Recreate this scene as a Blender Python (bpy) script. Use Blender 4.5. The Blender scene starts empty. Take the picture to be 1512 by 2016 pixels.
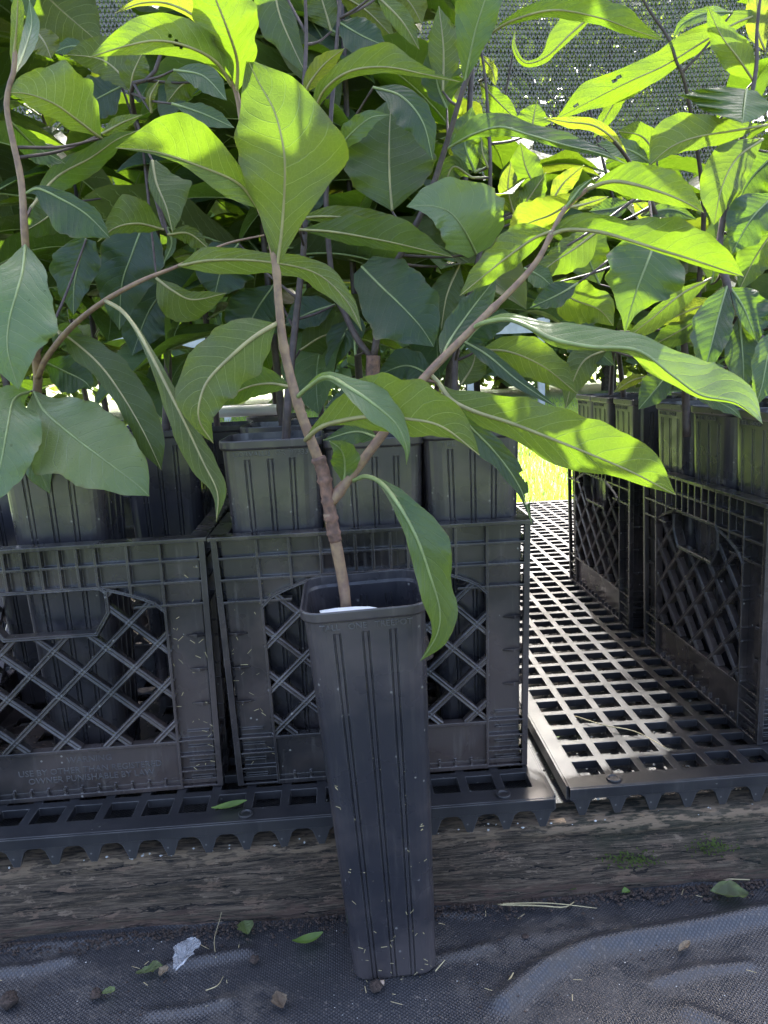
import bpy, math, random
import numpy as np
from mathutils import Vector, Matrix, noise

# ------------------------------------------------------------------ camera, sky, sun
scn = bpy.context.scene
YAW, PITCH, ROLL = [math.radians(a) for a in (-2.88, 10.86, -2.66)]
CAM = np.array([.141, -.737, .439]); FPX = 1450.0
_f = np.array([-math.sin(YAW)*math.cos(PITCH), math.cos(YAW)*math.cos(PITCH), -math.sin(PITCH)])
_r = np.array([math.cos(YAW), math.sin(YAW), 0.]); _u = np.cross(_r, _f)
CR = math.cos(ROLL)*_r + math.sin(ROLL)*_u
CU = -math.sin(ROLL)*_r + math.cos(ROLL)*_u
cam_d = bpy.data.cameras.new('camera'); cam = bpy.data.objects.new('camera', cam_d)
scn.collection.objects.link(cam); scn.camera = cam
cam_d.sensor_fit = 'VERTICAL'; cam_d.sensor_height = 24.0; cam_d.lens = FPX/2016*24
cam_d.clip_start = .02; cam_d.clip_end = 400
cam.matrix_world = Matrix(((CR[0], CU[0], -_f[0], CAM[0]), (CR[1], CU[1], -_f[1], CAM[1]),
                           (CR[2], CU[2], -_f[2], CAM[2]), (0, 0, 0, 1)))

SUN_EL, SUN_AZ = math.radians(47), math.radians(7)      # azimuth from +Y, positive to the right
world = bpy.data.worlds.new('World'); scn.world = world; world.use_nodes = True
wn = world.node_tree; bg = wn.nodes['Background']
sky = wn.nodes.new('ShaderNodeTexSky'); sky.sky_type = 'NISHITA'; sky.sun_disc = False
sky.sun_elevation = SUN_EL; sky.sun_rotation = SUN_AZ; sky.air_density = .65; sky.dust_density = 4.5; sky.ozone_density = .6
wn.links.new(sky.outputs[0], bg.inputs[0]); bg.inputs[1].default_value = .15
sun_d = bpy.data.lights.new('sun', 'SUN'); sun_d.energy = 3.0; sun_d.angle = math.radians(.53)
sun_d.color = (1, .97, .92)
sun = bpy.data.objects.new('sun', sun_d); scn.collection.objects.link(sun)
sdir = Vector((math.sin(SUN_AZ)*math.cos(SUN_EL), math.cos(SUN_AZ)*math.cos(SUN_EL), math.sin(SUN_EL)))
sun.rotation_euler = sdir.to_track_quat('Z', 'Y').to_euler(); sun.location = (0, 4, 6)
vs = scn.view_settings; vs.view_transform = 'Standard'; vs.look = 'None'; vs.exposure = 2.95; vs.gamma = 1.0
vs.use_curve_mapping = False
scn.cycles.use_denoising = True
scn.cycles.max_bounces = 8; scn.cycles.transparent_max_bounces = 8

# ------------------------------------------------------------------ helpers
COL = scn.collection
rnd = random.Random(7)
def ray(x, y): return _f + CR*(x-756)/FPX - CU*(y-1008)/FPX
def ony(x, y, Y):
    d = ray(x, y); return CAM + d*((Y-CAM[1])/d[1])
def onz(x, y, z):
    d = ray(x, y); return CAM + d*((z-CAM[2])/d[2])
def onx(x, y, X):
    d = ray(x, y); return CAM + d*((X-CAM[0])/d[0])
def proj(P):
    d = np.asarray(P, float)-CAM; z = d@_f
    return 756+FPX*(d@CR)/z, 1008-FPX*(d@CU)/z, z

class MB:
    def __init__(s): s.v = []; s.f = []; s.m = []; s.uv = None
    def add(s, vs_, fs, m=0):
        b = len(s.v); s.v.extend([tuple(map(float, p)) for p in vs_])
        s.f.extend([tuple(b+i for i in f) for f in fs]); s.m.extend([m]*len(fs)); return b
    def box(s, p0, p1, fn=None, m=0):
        x0, y0, z0 = p0; x1, y1, z1 = p1
        P = [(x0,y0,z0),(x1,y0,z0),(x1,y1,z0),(x0,y1,z0),(x0,y0,z1),(x1,y0,z1),(x1,y1,z1),(x0,y1,z1)]
        if fn: P = [fn(*p) for p in P]
        s.add(P, [(0,3,2,1),(4,5,6,7),(0,1,5,4),(1,2,6,5),(2,3,7,6),(3,0,4,7)], m)
    def tube(s, pts, rad, seg=8, m=0, cap=True):
        pts = [np.asarray(p, float) for p in pts]; n = len(pts); vs_ = []; fs = []
        ref = None
        for i, p in enumerate(pts):
            t = pts[min(i+1, n-1)]-pts[max(i-1, 0)]; t = t/(np.linalg.norm(t)+1e-12)
            if ref is None:
                ref = np.cross(t, (0, 1, 0)) if abs(t[1]) < .9 else np.cross(t, (1, 0, 0))
            ref = ref-t*(ref@t); ref = ref/(np.linalg.norm(ref)+1e-12); b = np.cross(t, ref)
            r = rad[i] if hasattr(rad, '__len__') else rad
            for k in range(seg):
                a = 2*math.pi*k/seg; vs_.append(p+ref*math.cos(a)*r+b*math.sin(a)*r)
        for i in range(n-1):
            for k in range(seg):
                k2 = (k+1) % seg; fs.append((i*seg+k, i*seg+k2, (i+1)*seg+k2, (i+1)*seg+k))
        if cap: fs.append(tuple(range(seg-1, -1, -1))); fs.append(tuple((n-1)*seg+k for k in range(seg)))
        return s.add(vs_, fs, m)
    def mesh(s, name, mats, origin=(0,0,0), smooth=True):
        me = bpy.data.meshes.new(name); o = np.array(origin)
        vv = (np.array(s.v)-o).tolist() if len(s.v) else []
        me.from_pydata(vv, [], s.f)
        for m_ in (mats if isinstance(mats, (list, tuple)) else [mats]): me.materials.append(m_)
        if any(s.m): me.polygons.foreach_set('material_index', s.m)
        if smooth: me.polygons.foreach_set('use_smooth', [True]*len(s.f))
        if s.uv is not None:
            ul = me.uv_layers.new(name='UVMap'); li = np.zeros(len(me.loops), int)
            me.loops.foreach_get('vertex_index', li)
            ul.data.foreach_set('uv', np.array(s.uv, float)[li].ravel())
        me.update(); return me
    def build(s, name, mats, parent=None, origin=None, smooth=False):
        o = origin if origin is not None else (parent.location if parent and parent.type == 'EMPTY' else (0,0,0))
        if parent is not None and parent.type == 'MESH': o = parent.get('_o', (0,0,0))
        return link(name, s.mesh(name, mats, tuple(o), smooth), parent)
def link(name, data, parent=None):
    ob = bpy.data.objects.new(name, data); COL.objects.link(ob)
    if parent is not None: ob.parent = parent
    return ob
def empty(name, loc, label, cat, group=None, rotz=0):
    o = link(name, None); o.location = loc; o.rotation_euler = (0, 0, rotz); o.empty_display_size = .02
    return tag(o, label, cat, group)
def tag(o, label, cat=None, group=None, kind=None):
    if label: o['label'] = label
    if cat: o['category'] = cat
    if group: o['group'] = group
    if kind: o['kind'] = kind
    return o
def copy_tree(o, parent=None):
    c = o.copy(); COL.objects.link(c)
    if parent is not None: c.parent = parent
    for ch in list(o.children): copy_tree(ch, c)
    return c
def catmull(P, n):
    P = np.asarray(P, float)
    if len(P) == 2:
        return np.array([P[0]+(P[1]-P[0])*t for t in np.linspace(0, 1, n)])
    Q = np.vstack([2*P[0]-P[1], P, 2*P[-1]-P[-2]]); out = []
    for i in range(1, len(Q)-2):
        for t in np.linspace(0, 1, 16, endpoint=False):
            a, b, c, d = Q[i-1], Q[i], Q[i+1], Q[i+2]
            out.append(.5*((2*b)+(-a+c)*t+(2*a-5*b+4*c-d)*t*t+(-a+3*b-3*c+d)*t**3))
    out.append(P[-1]); out = np.array(out)
    s = np.concatenate([[0], np.cumsum(np.linalg.norm(np.diff(out[:, :2] if out.shape[1] == 3 and abs(out[:, 0]).max() > 5 else out, axis=0), axis=1))])
    return np.array([[np.interp(x, s, out[:, k]) for k in range(out.shape[1])] for x in np.linspace(0, s[-1], n)])
def smoothlist(L, n):
    L = np.asarray(L, float); x = np.linspace(0, len(L)-1, n); Q = np.concatenate([[2*L[0]-L[1]], L, [2*L[-1]-L[-2]]]); o = []
    for v in x:
        i = min(int(v), len(L)-2); t = v-i; a, b, c, d = Q[i:i+4]
        o.append(.5*((2*b)+(-a+c)*t+(2*a-5*b+4*c-d)*t*t+(-a+3*b-3*c+d)*t**3))
    return np.array(o)
def text_mesh(body, size, extrude):
    cu = bpy.data.curves.new('txt', 'FONT'); cu.body = body; cu.size = size; cu.extrude = extrude; cu.resolution_u = 2
    cu.align_x = 'CENTER'; cu.align_y = 'CENTER'
    ob = bpy.data.objects.new('txt', cu); COL.objects.link(ob); dg = bpy.context.evaluated_depsgraph_get()
    me = bpy.data.meshes.new_from_object(ob.evaluated_get(dg)); bpy.data.objects.remove(ob); bpy.data.curves.remove(cu)
    me.name = 'lettering'; return me

# ------------------------------------------------------------------ materials
class NT:
    def __init__(s, name):
        s.mat = bpy.data.materials.new(name); s.mat.use_nodes = True; s.t = s.mat.node_tree
        s.p = s.t.nodes['Principled BSDF']; s.out = s.t.nodes['Material Output']
    def n(s, typ, **kw):
        nd = s.t.nodes.new('ShaderNode'+typ)
        for k, v in kw.items():
            if k.startswith('i_'):
                key = k[2:]; key = int(key) if key.isdigit() else key.replace('_', ' ')
                s.set(nd.inputs[key], v)
            else: setattr(nd, k, v)
        return nd
    def set(s, sock, v):
        if hasattr(v, 'is_linked') or hasattr(v, 'links'): s.t.links.new(v, sock)
        else: sock.default_value = v
    def m(s, op, a, b=None, c=None, clamp=False):
        nd = s.t.nodes.new('ShaderNodeMath'); nd.operation = op; nd.use_clamp = clamp
        s.set(nd.inputs[0], a)
        if b is not None: s.set(nd.inputs[1], b)
        if c is not None: s.set(nd.inputs[2], c)
        return nd.outputs[0]
    def mix(s, f, a, b, mode='MIX'):
        nd = s.t.nodes.new('ShaderNodeMix'); nd.data_type = 'RGBA'; nd.blend_type = mode
        s.set(nd.inputs[0], f); s.set(nd.inputs[6], a); s.set(nd.inputs[7], b); return nd.outputs[2]
    def ramp(s, f, stops):
        nd = s.t.nodes.new('ShaderNodeValToRGB'); s.set(nd.inputs[0], f); e = nd.color_ramp.elements
        while len(e) < len(stops): e.new(.5)
        for el, (p, c) in zip(e, stops): el.position = p; el.color = c if len(c) == 4 else (*c, 1)
        return nd.outputs[0]
    def sstep(s, x, a, b):
        nd = s.t.nodes.new('ShaderNodeMapRange'); nd.interpolation_type = 'SMOOTHSTEP'
        s.set(nd.inputs[0], x); nd.inputs[1].default_value = a; nd.inputs[2].default_value = b; return nd.outputs[0]
    def noise(s, vec, scale, detail=3, rough=.55):
        nd = s.n('TexNoise'); nd.inputs['Scale'].default_value = scale; nd.inputs['Detail'].default_value = detail
        nd.inputs['Roughness'].default_value = rough
        if vec is not None: s.t.links.new(vec, nd.inputs['Vector'])
        return nd.outputs['Fac']
    def mapping(s, vec, scale=(1,1,1), rot=(0,0,0)):
        nd = s.n('Mapping'); s.t.links.new(vec, nd.inputs[0]); nd.inputs['Scale'].default_value = scale; nd.inputs['Rotation'].default_value = rot
        return nd.outputs[0]
    def obj(s): return s.n('TexCoord').outputs['Object']
    def bump(s, h, strength=.3, dist=.001, normal=None):
        nd = s.n('Bump'); nd.inputs['Strength'].default_value = strength; nd.inputs['Distance'].default_value = dist
        s.t.links.new(h, nd.inputs['Height'])
        if normal is not None: s.t.links.new(normal, nd.inputs['Normal'])
        return nd.outputs[0]
C4 = lambda r, g, b: (r, g, b, 1)

def plastic(name, base, rough, tint, bevel=.0008, dust=.5, wear_glint=.7):
    N = NT(name); o = N.obj()
    big = N.noise(o, 6, 5, .6); fine = N.noise(o, 260, 2)
    col = N.mix(N.sstep(big, .40, .62), C4(*base), C4(*tint))
    strk = N.noise(N.mapping(o, (60, 60, 6)), 3, 4)
    col = N.mix(N.m('MULTIPLY', N.sstep(strk, .55, .8), .35*dust), col, C4(.16, .145, .13))
    spk = N.n('TexVoronoi', feature='F1'); spk.inputs['Scale'].default_value = 95; N.t.links.new(o, spk.inputs['Vector'])
    keep = N.m('GREATER_THAN', N.noise(o, 33, 1), .58)
    sm = N.m('MULTIPLY', N.m('LESS_THAN', spk.outputs['Distance'], .11), keep)
    col = N.mix(N.m('MULTIPLY', sm, .55*dust), col, C4(.42, .4, .36))
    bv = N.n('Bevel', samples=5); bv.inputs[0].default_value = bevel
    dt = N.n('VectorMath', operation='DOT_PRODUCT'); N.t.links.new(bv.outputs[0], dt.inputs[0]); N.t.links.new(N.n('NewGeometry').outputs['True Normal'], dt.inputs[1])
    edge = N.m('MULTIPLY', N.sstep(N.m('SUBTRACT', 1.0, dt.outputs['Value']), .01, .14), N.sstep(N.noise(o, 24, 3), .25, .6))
    col = N.mix(N.m('MULTIPLY', edge, wear_glint), col, C4(.19, .18, .175))  # paler edges: scuffing, with sky glints painted into the same colour
    N.set(N.p.inputs['Base Color'], col)
    N.set(N.p.inputs['Roughness'], N.m('ADD', rough, N.m('MULTIPLY', N.m('SUBTRACT', N.noise(o, 14, 4), .5), .55)))
    N.set(N.p.inputs['Normal'], N.bump(fine, .12, .0006, bv.outputs[0]))
    N.set(N.p.inputs['Coat Weight'], N.m('MULTIPLY', N.sstep(N.noise(o, 11, 4), .46, .6), .45)); N.p.inputs['Coat Roughness'].default_value = .13
    return N.mat
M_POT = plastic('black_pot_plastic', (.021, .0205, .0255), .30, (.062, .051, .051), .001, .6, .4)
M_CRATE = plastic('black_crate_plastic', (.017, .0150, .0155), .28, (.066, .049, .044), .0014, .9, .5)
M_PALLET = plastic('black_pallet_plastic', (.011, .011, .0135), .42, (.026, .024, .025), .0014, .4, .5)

M_LETTER = plastic('scuffed_highlit_lettering', (.060, .056, .060), .38, (.095, .085, .083), .0006, .5, .8)  # same plastic made paler: scuffs, and letter highlights painted into the colour
def leaf_material(name, top, under, trans, veincol, yellow=0.0):
    N = NT(name)
    uv = N.n('UVMap').outputs[0]; sp = N.n('SeparateXYZ'); N.t.links.new(uv, sp.inputs[0])
    x = N.m('SUBTRACT', N.m('MULTIPLY', sp.outputs[0], 2), 1); a = N.m('ABSOLUTE', x); t = sp.outputs[1]
    o = N.obj(); rv = N.n('ObjectInfo').outputs['Random']
    wob = N.m('MULTIPLY', N.m('SUBTRACT', N.noise(o, 45, 2), .5), .5)
    ph = N.m('ADD', N.m('SUBTRACT', N.m('MULTIPLY', t, 12.0), N.m('MULTIPLY', N.m('POWER', a, 1.35), 2.1)), wob)
    ph = N.m('ADD', ph, N.m('MULTIPLY', N.m('GREATER_THAN', x, 0), .45))
    fr = N.m('ABSOLUTE', N.m('SUBTRACT', N.m('FRACT', ph), .5))          # .5 on vein
    lat = N.m('MULTIPLY', N.sstep(fr, .455, .488), N.m('SUBTRACT', 1.0, N.sstep(a, .75, .98)))
    mid = N.m('SUBTRACT', 1.0, N.sstep(a, .012, .035))
    vein = N.m('MAXIMUM', lat, mid)
    vo = N.n('TexVoronoi', feature='DISTANCE_TO_EDGE'); vo.inputs['Scale'].default_value = 260; N.t.links.new(o, vo.inputs['Vector'])
    net = N.m('SUBTRACT', 1.0, N.sstep(vo.outputs['Distance'], .0, .12))
    blotch = N.noise(o, 28, 3); hue = N.noise(o, 9, 2)
    topc = N.mix(N.sstep(hue, .35, .7), C4(*top), C4(top[0]*1.5, top[1]*1.25, top[2]*1.1))
    topc = N.mix(N.m('MULTIPLY', rv, .5), topc, C4(top[0]*.75, top[1]*.85, top[2]*1.3))
    undc = N.mix(N.m('MULTIPLY', rv, .6), C4(*under), C4(under[0]*1.25, under[1]*1.02, under[2]*.8))
    undc = N.mix(N.m('MULTIPLY', blotch, .35), undc, C4(under[0]*1.5, under[1]*1.35, under[2]*1.2))
    topc = N.mix(N.m('MULTIPLY', vein, .6), topc, C4(*veincol))
    undc = N.mix(N.m('MULTIPLY', vein, .9), undc, C4(veincol[0]*1.4, veincol[1]*1.3, veincol[2]*1.3))
    undc = N.mix(N.m('MULTIPLY', net, .18), undc, C4(veincol[0], veincol[1], veincol[2]))
    spot = N.m('GREATER_THAN', N.noise(o, 120, 2), .74)
    topc = N.mix(N.m('MULTIPLY', spot, .5), topc, C4(.05, .035, .015))
    edge = N.m('MULTIPLY', N.sstep(N.m('ADD', a, N.m('MULTIPLY', N.noise(o, 60, 3), .25)), 1.06, 1.16), .7)
    topc = N.mix(edge, topc, C4(.16, .13, .045)); undc = N.mix(edge, undc, C4(.16, .13, .045))
    nsp = N.m('MULTIPLY', N.m('GREATER_THAN', N.noise(o, 210, 1), .77), N.m('GREATER_THAN', N.noise(o, 22, 1), .55))
    topc = N.mix(N.m('MULTIPLY', nsp, .8), topc, C4(.015, .012, .008))
    bf = N.n('NewGeometry').outputs['Backfacing']
    col = N.mix(bf, topc, undc)
    N.set(N.p.inputs['Base Color'], col)
    wet = N.sstep(N.noise(o, 17, 2), .45, .62)
    N.set(N.p.inputs['Roughness'], N.m('ADD', N.m('SUBTRACT', .48, N.m('MULTIPLY', wet, .20)), N.m('MULTIPLY', bf, .2)))
    N.p.inputs['Specular IOR Level'].default_value = .55
    swell = N.m('MULTIPLY', N.m('SUBTRACT', .5, fr), .6)
    hgt = N.m('ADD', N.m('MULTIPLY', N.m('SUBTRACT', swell, N.m('MULTIPLY', vein, .5)), 1.0), N.m('MULTIPLY', N.noise(o, 90, 4), .6))
    hgt = N.m('SUBTRACT', hgt, N.m('MULTIPLY', net, .12))
    bp = N.bump(hgt, .6, .0014)
    N.set(N.p.inputs['Normal'], bp)
    tr = N.n('BsdfTranslucent'); N.set(tr.inputs['Normal'], bp)
    tc = N.mix(N.m('MULTIPLY', vein, .35), C4(*trans), C4(trans[0]*.8, trans[1]*.7, trans[2]))
    tc = N.mix(N.m('MULTIPLY', N.sstep(blotch, .4, .7), .35), tc, C4(trans[0]*.62, trans[1]*.8, trans[2]*.6))
    tc = N.mix(N.m('MULTIPLY', rv, .4), tc, C4(trans[0]*.7, trans[1]*.85, trans[2]))
    tc = N.mix(N.m('MULTIPLY', net, .15), tc, C4(trans[0]*1.2, trans[1]*1.1, trans[2]*1.5))
    N.set(tr.inputs['Color'], tc)
    ms = N.n('MixShader'); ms.inputs[0].default_value = .5
    N.t.links.new(N.p.outputs[0], ms.inputs[1]); N.t.links.new(tr.outputs[0], ms.inputs[2])
    N.t.links.new(ms.outputs[0], N.out.inputs[0])
    return N.mat
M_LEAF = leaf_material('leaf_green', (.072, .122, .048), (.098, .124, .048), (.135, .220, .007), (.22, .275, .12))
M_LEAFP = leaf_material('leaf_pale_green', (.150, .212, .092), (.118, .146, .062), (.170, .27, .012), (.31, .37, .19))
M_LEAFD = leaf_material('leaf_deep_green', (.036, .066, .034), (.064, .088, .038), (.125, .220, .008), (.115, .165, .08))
M_LEAFY = leaf_material('leaf_young_yellow', (.080, .11, .03), (.11, .13, .043), (.22, .29, .014), (.24, .23, .085))
LM = {'g': M_LEAF, 'p': M_LEAFP, 'd': M_LEAFD, 'y': M_LEAFY}

def simple(name, col, rough=.6, noise_s=30, var=.35, bump=.2, bdist=.001, col2=None, spec=.5, stretch=(1,1,1), trans=None):
    N = NT(name); o = N.mapping(N.obj(), stretch); f = N.noise(o, noise_s, 4)
    c2 = col2 or tuple(c*(1-var) for c in col)
    N.set(N.p.inputs['Base Color'], N.mix(N.sstep(f, .35, .65), C4(*col), C4(*c2)))
    N.p.inputs['Roughness'].default_value = rough; N.p.inputs['Specular IOR Level'].default_value = spec
    bp = N.bump(N.noise(o, noise_s*3, 4), bump, bdist); N.set(N.p.inputs['Normal'], bp)
    if trans:
        tr = N.n('BsdfTranslucent'); tr.inputs[0].default_value = C4(*trans)
        ms = N.n('MixShader'); ms.inputs[0].default_value = .5
        N.t.links.new(N.p.outputs[0], ms.inputs[1]); N.t.links.new(tr.outputs[0], ms.inputs[2]); N.t.links.new(ms.outputs[0], N.out.inputs[0])
    return N.mat
M_RIB = simple('midrib_tan', (.30, .27, .12), .5, 60, .25)
M_RIBG = simple('midrib_green', (.22, .27, .10), .5, 60, .25)
M_BARK = simple('bark_red_brown', (.20, .105, .075), .7, 150, .5, .7, .0012, (.09, .05, .04))
M_TWIG = simple('bark_tan', (.25, .16, .095), .6, 120, .4, .4, .0006, (.17, .10, .07))
M_DARKTWIG = simple('bark_dark', (.075, .05, .045), .6, 120, .4, .4, .0006)
M_SOIL = simple('potting_soil', (.05, .035, .025), .95, 200, .6, 1, .003)
M_LABEL = simple('white_label', (.78, .79, .80), .45, 40, .05, .02)
M_PVC = simple('white_pvc', (.75, .75, .72), .4, 20, .1, .02)
M_STRAW = simple('dry_straw', (.50, .41, .22), .7, 90, .3, .2)
M_DEADLEAF = simple('dead_leaf', (.22, .17, .11), .8, 60, .6, .5, .002, (.10, .07, .045))
M_DULLLEAF = simple('torn_green_leaf', (.20, .25, .10), .6, 80, .6, .5, .001, (.10, .11, .055), trans=(.2, .3, .03))
M_FRESH = simple('fresh_green_leaf', (.22, .34, .08), .45, 60, .35, .3, .001, trans=(.3, .5, .05))
M_GRIT = simple('white_perlite', (.62, .60, .56), .9, 300, .25, .4)
M_CRUMB = simple('soil_crumb', (.075, .05, .038), .95, 260, .6, .8, .002)
M_POSTM = simple('grey_steel', (.20, .20, .20), .45, 30, .2)
M_MOSS = simple('moss_green', (.085, .12, .03), .8, 80, .5, .4, trans=(.2, .3, .03))
M_GRASSB = simple('grass_blade', (.11, .19, .035), .55, 20, .5, .1, col2=(.17, .21, .05), trans=(.42, .62, .06))
def clear_mat():
    N = NT('clear_plastic_film'); N.p.inputs['Base Color'].default_value = C4(.85, .86, .88)
    N.p.inputs['Roughness'].default_value = .12; N.p.inputs['Alpha'].default_value = .30
    N.set(N.p.inputs['Normal'], N.bump(N.noise(N.obj(), 120, 3), .8, .003)); return N.mat
M_FILM = clear_mat()

def wood_mat():
    N = NT('old_timber'); o = N.obj(); sp = N.n('SeparateXYZ'); N.t.links.new(o, sp.inputs[0]); z = sp.outputs[2]
    warp = N.noise(N.mapping(o, (3.2, 10, 10)), 3, 5, .6)
    fib = N.noise(N.mapping(o, (16, 260, 420)), 2.2, 8, .75); g = N.noise(N.mapping(o, (5, 40, 70)), 3, 9, .72)
    blot = N.noise(N.mapping(o, (9, 30, 26)), 3, 8, .72); blot2 = N.noise(N.mapping(o, (14, 40, 45)), 2, 8, .75)
    col = N.ramp(g, [(.36, (.016, .014, .011)), (.47, (.075, .053, .036)), (.56, (.145, .104, .070)), (.66, (.24, .172, .115))])
    col = N.mix(N.m('MULTIPLY', N.sstep(fib, .50, .60), .55), col, C4(.32, .235, .16))
    col = N.mix(N.m('MULTIPLY', N.sstep(fib, .46, .38), .7), col, C4(.008, .007, .006))
    col = N.mix(N.m('MULTIPLY', N.sstep(blot, .56, .60), .8), col, C4(.30, .195, .13))
    col = N.mix(N.m('MULTIPLY', N.sstep(blot2, .60, .63), .8), col, C4(.36, .26, .18))
    ph = N.m('ADD', N.m('MULTIPLY', z, 62.0), N.m('MULTIPLY', warp, 2.6)); cr = N.m('ABSOLUTE', N.m('SUBTRACT', N.m('FRACT', ph), .5))
    crk = N.m('MULTIPLY', N.m('SUBTRACT', 1.0, N.sstep(cr, .012, .045)), N.sstep(N.noise(N.mapping(o, (4, 6, 30)), 3, 3), .42, .52))
    col = N.mix(crk, col, C4(.004, .0035, .003))
    alg = N.m('MULTIPLY', N.sstep(N.noise(o, 8, 5), .47, .6), N.sstep(sp.outputs[0], .1, .45))
    col = N.mix(N.m('MULTIPLY', alg, .65), col, C4(.036, .040, .020))
    low = N.m('SUBTRACT', 1.0, N.sstep(z, -.104, -.088)); red = N.m('MULTIPLY', N.sstep(N.noise(N.mapping(o, (9, 60, 60)), 3, 6), .47, .54), low)
    col = N.mix(N.m('MULTIPLY', red, .6), col, C4(.17, .095, .068))
    lip = N.m('MULTIPLY', N.sstep(N.m('ADD', z, N.m('MULTIPLY', warp, .018)), -.041, -.031), N.sstep(N.noise(N.mapping(o, (14, 50, 60)), 3, 6), .47, .55))
    col = N.mix(N.m('MULTIPLY', lip, .85), col, C4(.33, .235, .15))
    N.set(N.p.inputs['Base Color'], col); N.p.inputs['Roughness'].default_value = .85
    h = N.m('SUBTRACT', N.m('ADD', N.m('MULTIPLY', g, .8), N.m('MULTIPLY', fib, 1.0)), N.m('MULTIPLY', crk, .9)); N.set(N.p.inputs['Normal'], N.bump(h, 1.0, .006))
    return N.mat
M_WOOD = wood_mat()

def fabric_mat():
    N = NT('woven_weed_fabric'); o = N.obj(); sp = N.n('SeparateXYZ'); N.t.links.new(o, sp.inputs[0])
    wx = N.m('MULTIPLY', sp.outputs[0], 2*math.pi/.0044); wy = N.m('MULTIPLY', sp.outputs[1], 2*math.pi/.0036)
    sx = N.m('SINE', wx); sy = N.m('SINE', wy); wv = N.m('MULTIPLY', sx, sy)
    h = N.m('ADD', N.m('ABSOLUTE', sx), N.m('MULTIPLY', wv, .6))
    d1 = N.noise(o, 7, 7, .68); d2 = N.noise(o, 44, 6, .7); d3 = N.noise(o, 260, 3)
    dirt = N.m('MULTIPLY', N.sstep(d1, .44, .60), N.sstep(d2, .42, .56))
    col = N.mix(N.m('MULTIPLY', N.sstep(wv, .0, .5), .9), C4(.027, .027, .030), C4(.068, .067, .071))
    col = N.mix(N.m('MULTIPLY', dirt, .5), col, C4(.085, .072, .060))
    col = N.mix(N.m('MULTIPLY', N.sstep(d3, .60, .68), N.m('MULTIPLY', N.sstep(d2, .42, .55), .45)), col, C4(.22, .19, .16))
    N.set(N.p.inputs['Base Color'], col)
    N.set(N.p.inputs['Roughness'], N.m('ADD', .33, N.m('MULTIPLY', dirt, .35)))
    b1 = N.bump(h, .35, .0008); N.set(N.p.inputs['Normal'], N.bump(N.m('ADD', d2, N.m('MULTIPLY', d3, .4)), .45, .0025, b1))
    return N.mat
M_FABRIC = fabric_mat()
def lawn_mat():
    N = NT('lawn'); o = N.obj(); a = N.noise(o, 5, 4); b = N.noise(o, 55, 4)
    c = N.mix(N.sstep(a, .35, .65), C4(.085, .15, .028), C4(.15, .19, .045)); c = N.mix(N.m('MULTIPLY', N.sstep(b, .4, .65), .6), c, C4(.05, .085, .02))
    N.set(N.p.inputs['Base Color'], c); N.p.inputs['Roughness'].default_value = .8; N.set(N.p.inputs['Normal'], N.bump(b, .8, .03)); return N.mat
M_LAWN = lawn_mat()
M_CORD = simple('black_shade_cord', (.020, .019, .020), .4, 80, .3, .1)
M_CLOTH = simple('dusty_black_shade_knit', (.165, .145, .132), .4, 80, .3, .1)
M_TLEAF = leaf_material('tree_foliage', (.07, .11, .04), (.10, .14, .05), (.34, .46, .06), (.12, .16, .06))
M_TRUNK = simple('tree_bark', (.11, .085, .065), .9, 20, .5, .6, .02)

# ------------------------------------------------------------------ ground, bed, timber
def sheet(name, xs, ys, zf, mat, kind='structure', label=None):
    X, Y = np.meshgrid(xs, ys); Z = zf(X, Y); nx, ny = len(xs), len(ys)
    mb = MB(); mb.v = np.stack([X.ravel(), Y.ravel(), Z.ravel()], 1).tolist()
    mb.f = [(j*nx+i, j*nx+i+1, (j+1)*nx+i+1, (j+1)*nx+i) for j in range(ny-1) for i in range(nx-1)]; mb.m = [0]*len(mb.f)
    ob = mb.build(name, mat, smooth=True); tag(ob, label, kind=kind); return ob
GZ = -.115
def npnoise(X, Y, s, seed=0):
    f = np.vectorize(lambda a, b: noise.noise((a*s+seed, b*s-seed, seed*.37))); return f(X, Y)
sheet('ground', np.array([-180, -40, -12, -4, -2, -1, 0, 1, 2, 4, 12, 40, 180.]), np.array([-60, -12, -3, -1, 0, 1, 2, 3, 6, 12, 40, 200, 380.]),
      lambda X, Y: X*0+GZ-.014, M_LAWN, label='sunlit green lawn reaching away behind the benches')
ridges = [([(990,1975),(1060,1915),(1150,1872),(1260,1846),(1390,1826),(1530,1798)], .010, .011),
          ([(1290,1930),(1370,1908),(1470,1900)], .006, .004), ([(1350,1985),(1400,2005),(1450,2030)], .007, .005),
          ([(860,1885),(920,1872),(960,1862)], .006, .004), ([(-40,1918),(60,1908),(140,1892)], .006, .005),
          ([(330,1905),(420,1888),(490,1872)], .006, .005), ([(300,1998),(380,1988),(450,1972)], .006, .004),
          ([(860,1800),(940,1796)], .005, .003), ([(-40,1872),(120,1862),(300,1840)], .005, .003), ([(1000,1850),(1140,1835),(1230,1822)], .010, .003)]
RW = [([onz(x, y, GZ)[:2] for x, y in pl], w, h) for pl, w, h in ridges]
def fabz(X, Y):
    Z = X*0+GZ+.0035*npnoise(X, Y, 7, 3)+.0022*npnoise(X, Y, 19, 8)
    for pl, w, h in RW:
        D = np.full(X.shape, 9.); 
        for a, b in zip(pl[:-1], pl[1:]):
            d = b-a; L = d@d; t = np.clip(((X-a[0])*d[0]+(Y-a[1])*d[1])/L, 0, 1)
            D = np.minimum(D, np.hypot(X-a[0]-t*d[0], Y-a[1]-t*d[1]))
        Z = Z+h*np.exp(-(D/w)**2)
    up = np.clip((Y+.075)/.025, 0, 1); Z = Z+.006*up**2
    base = np.clip(1-np.hypot((X-.158), (Y+.118))/.07, 0, 1)
    return Z*(1-base)+(GZ)*base
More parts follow.
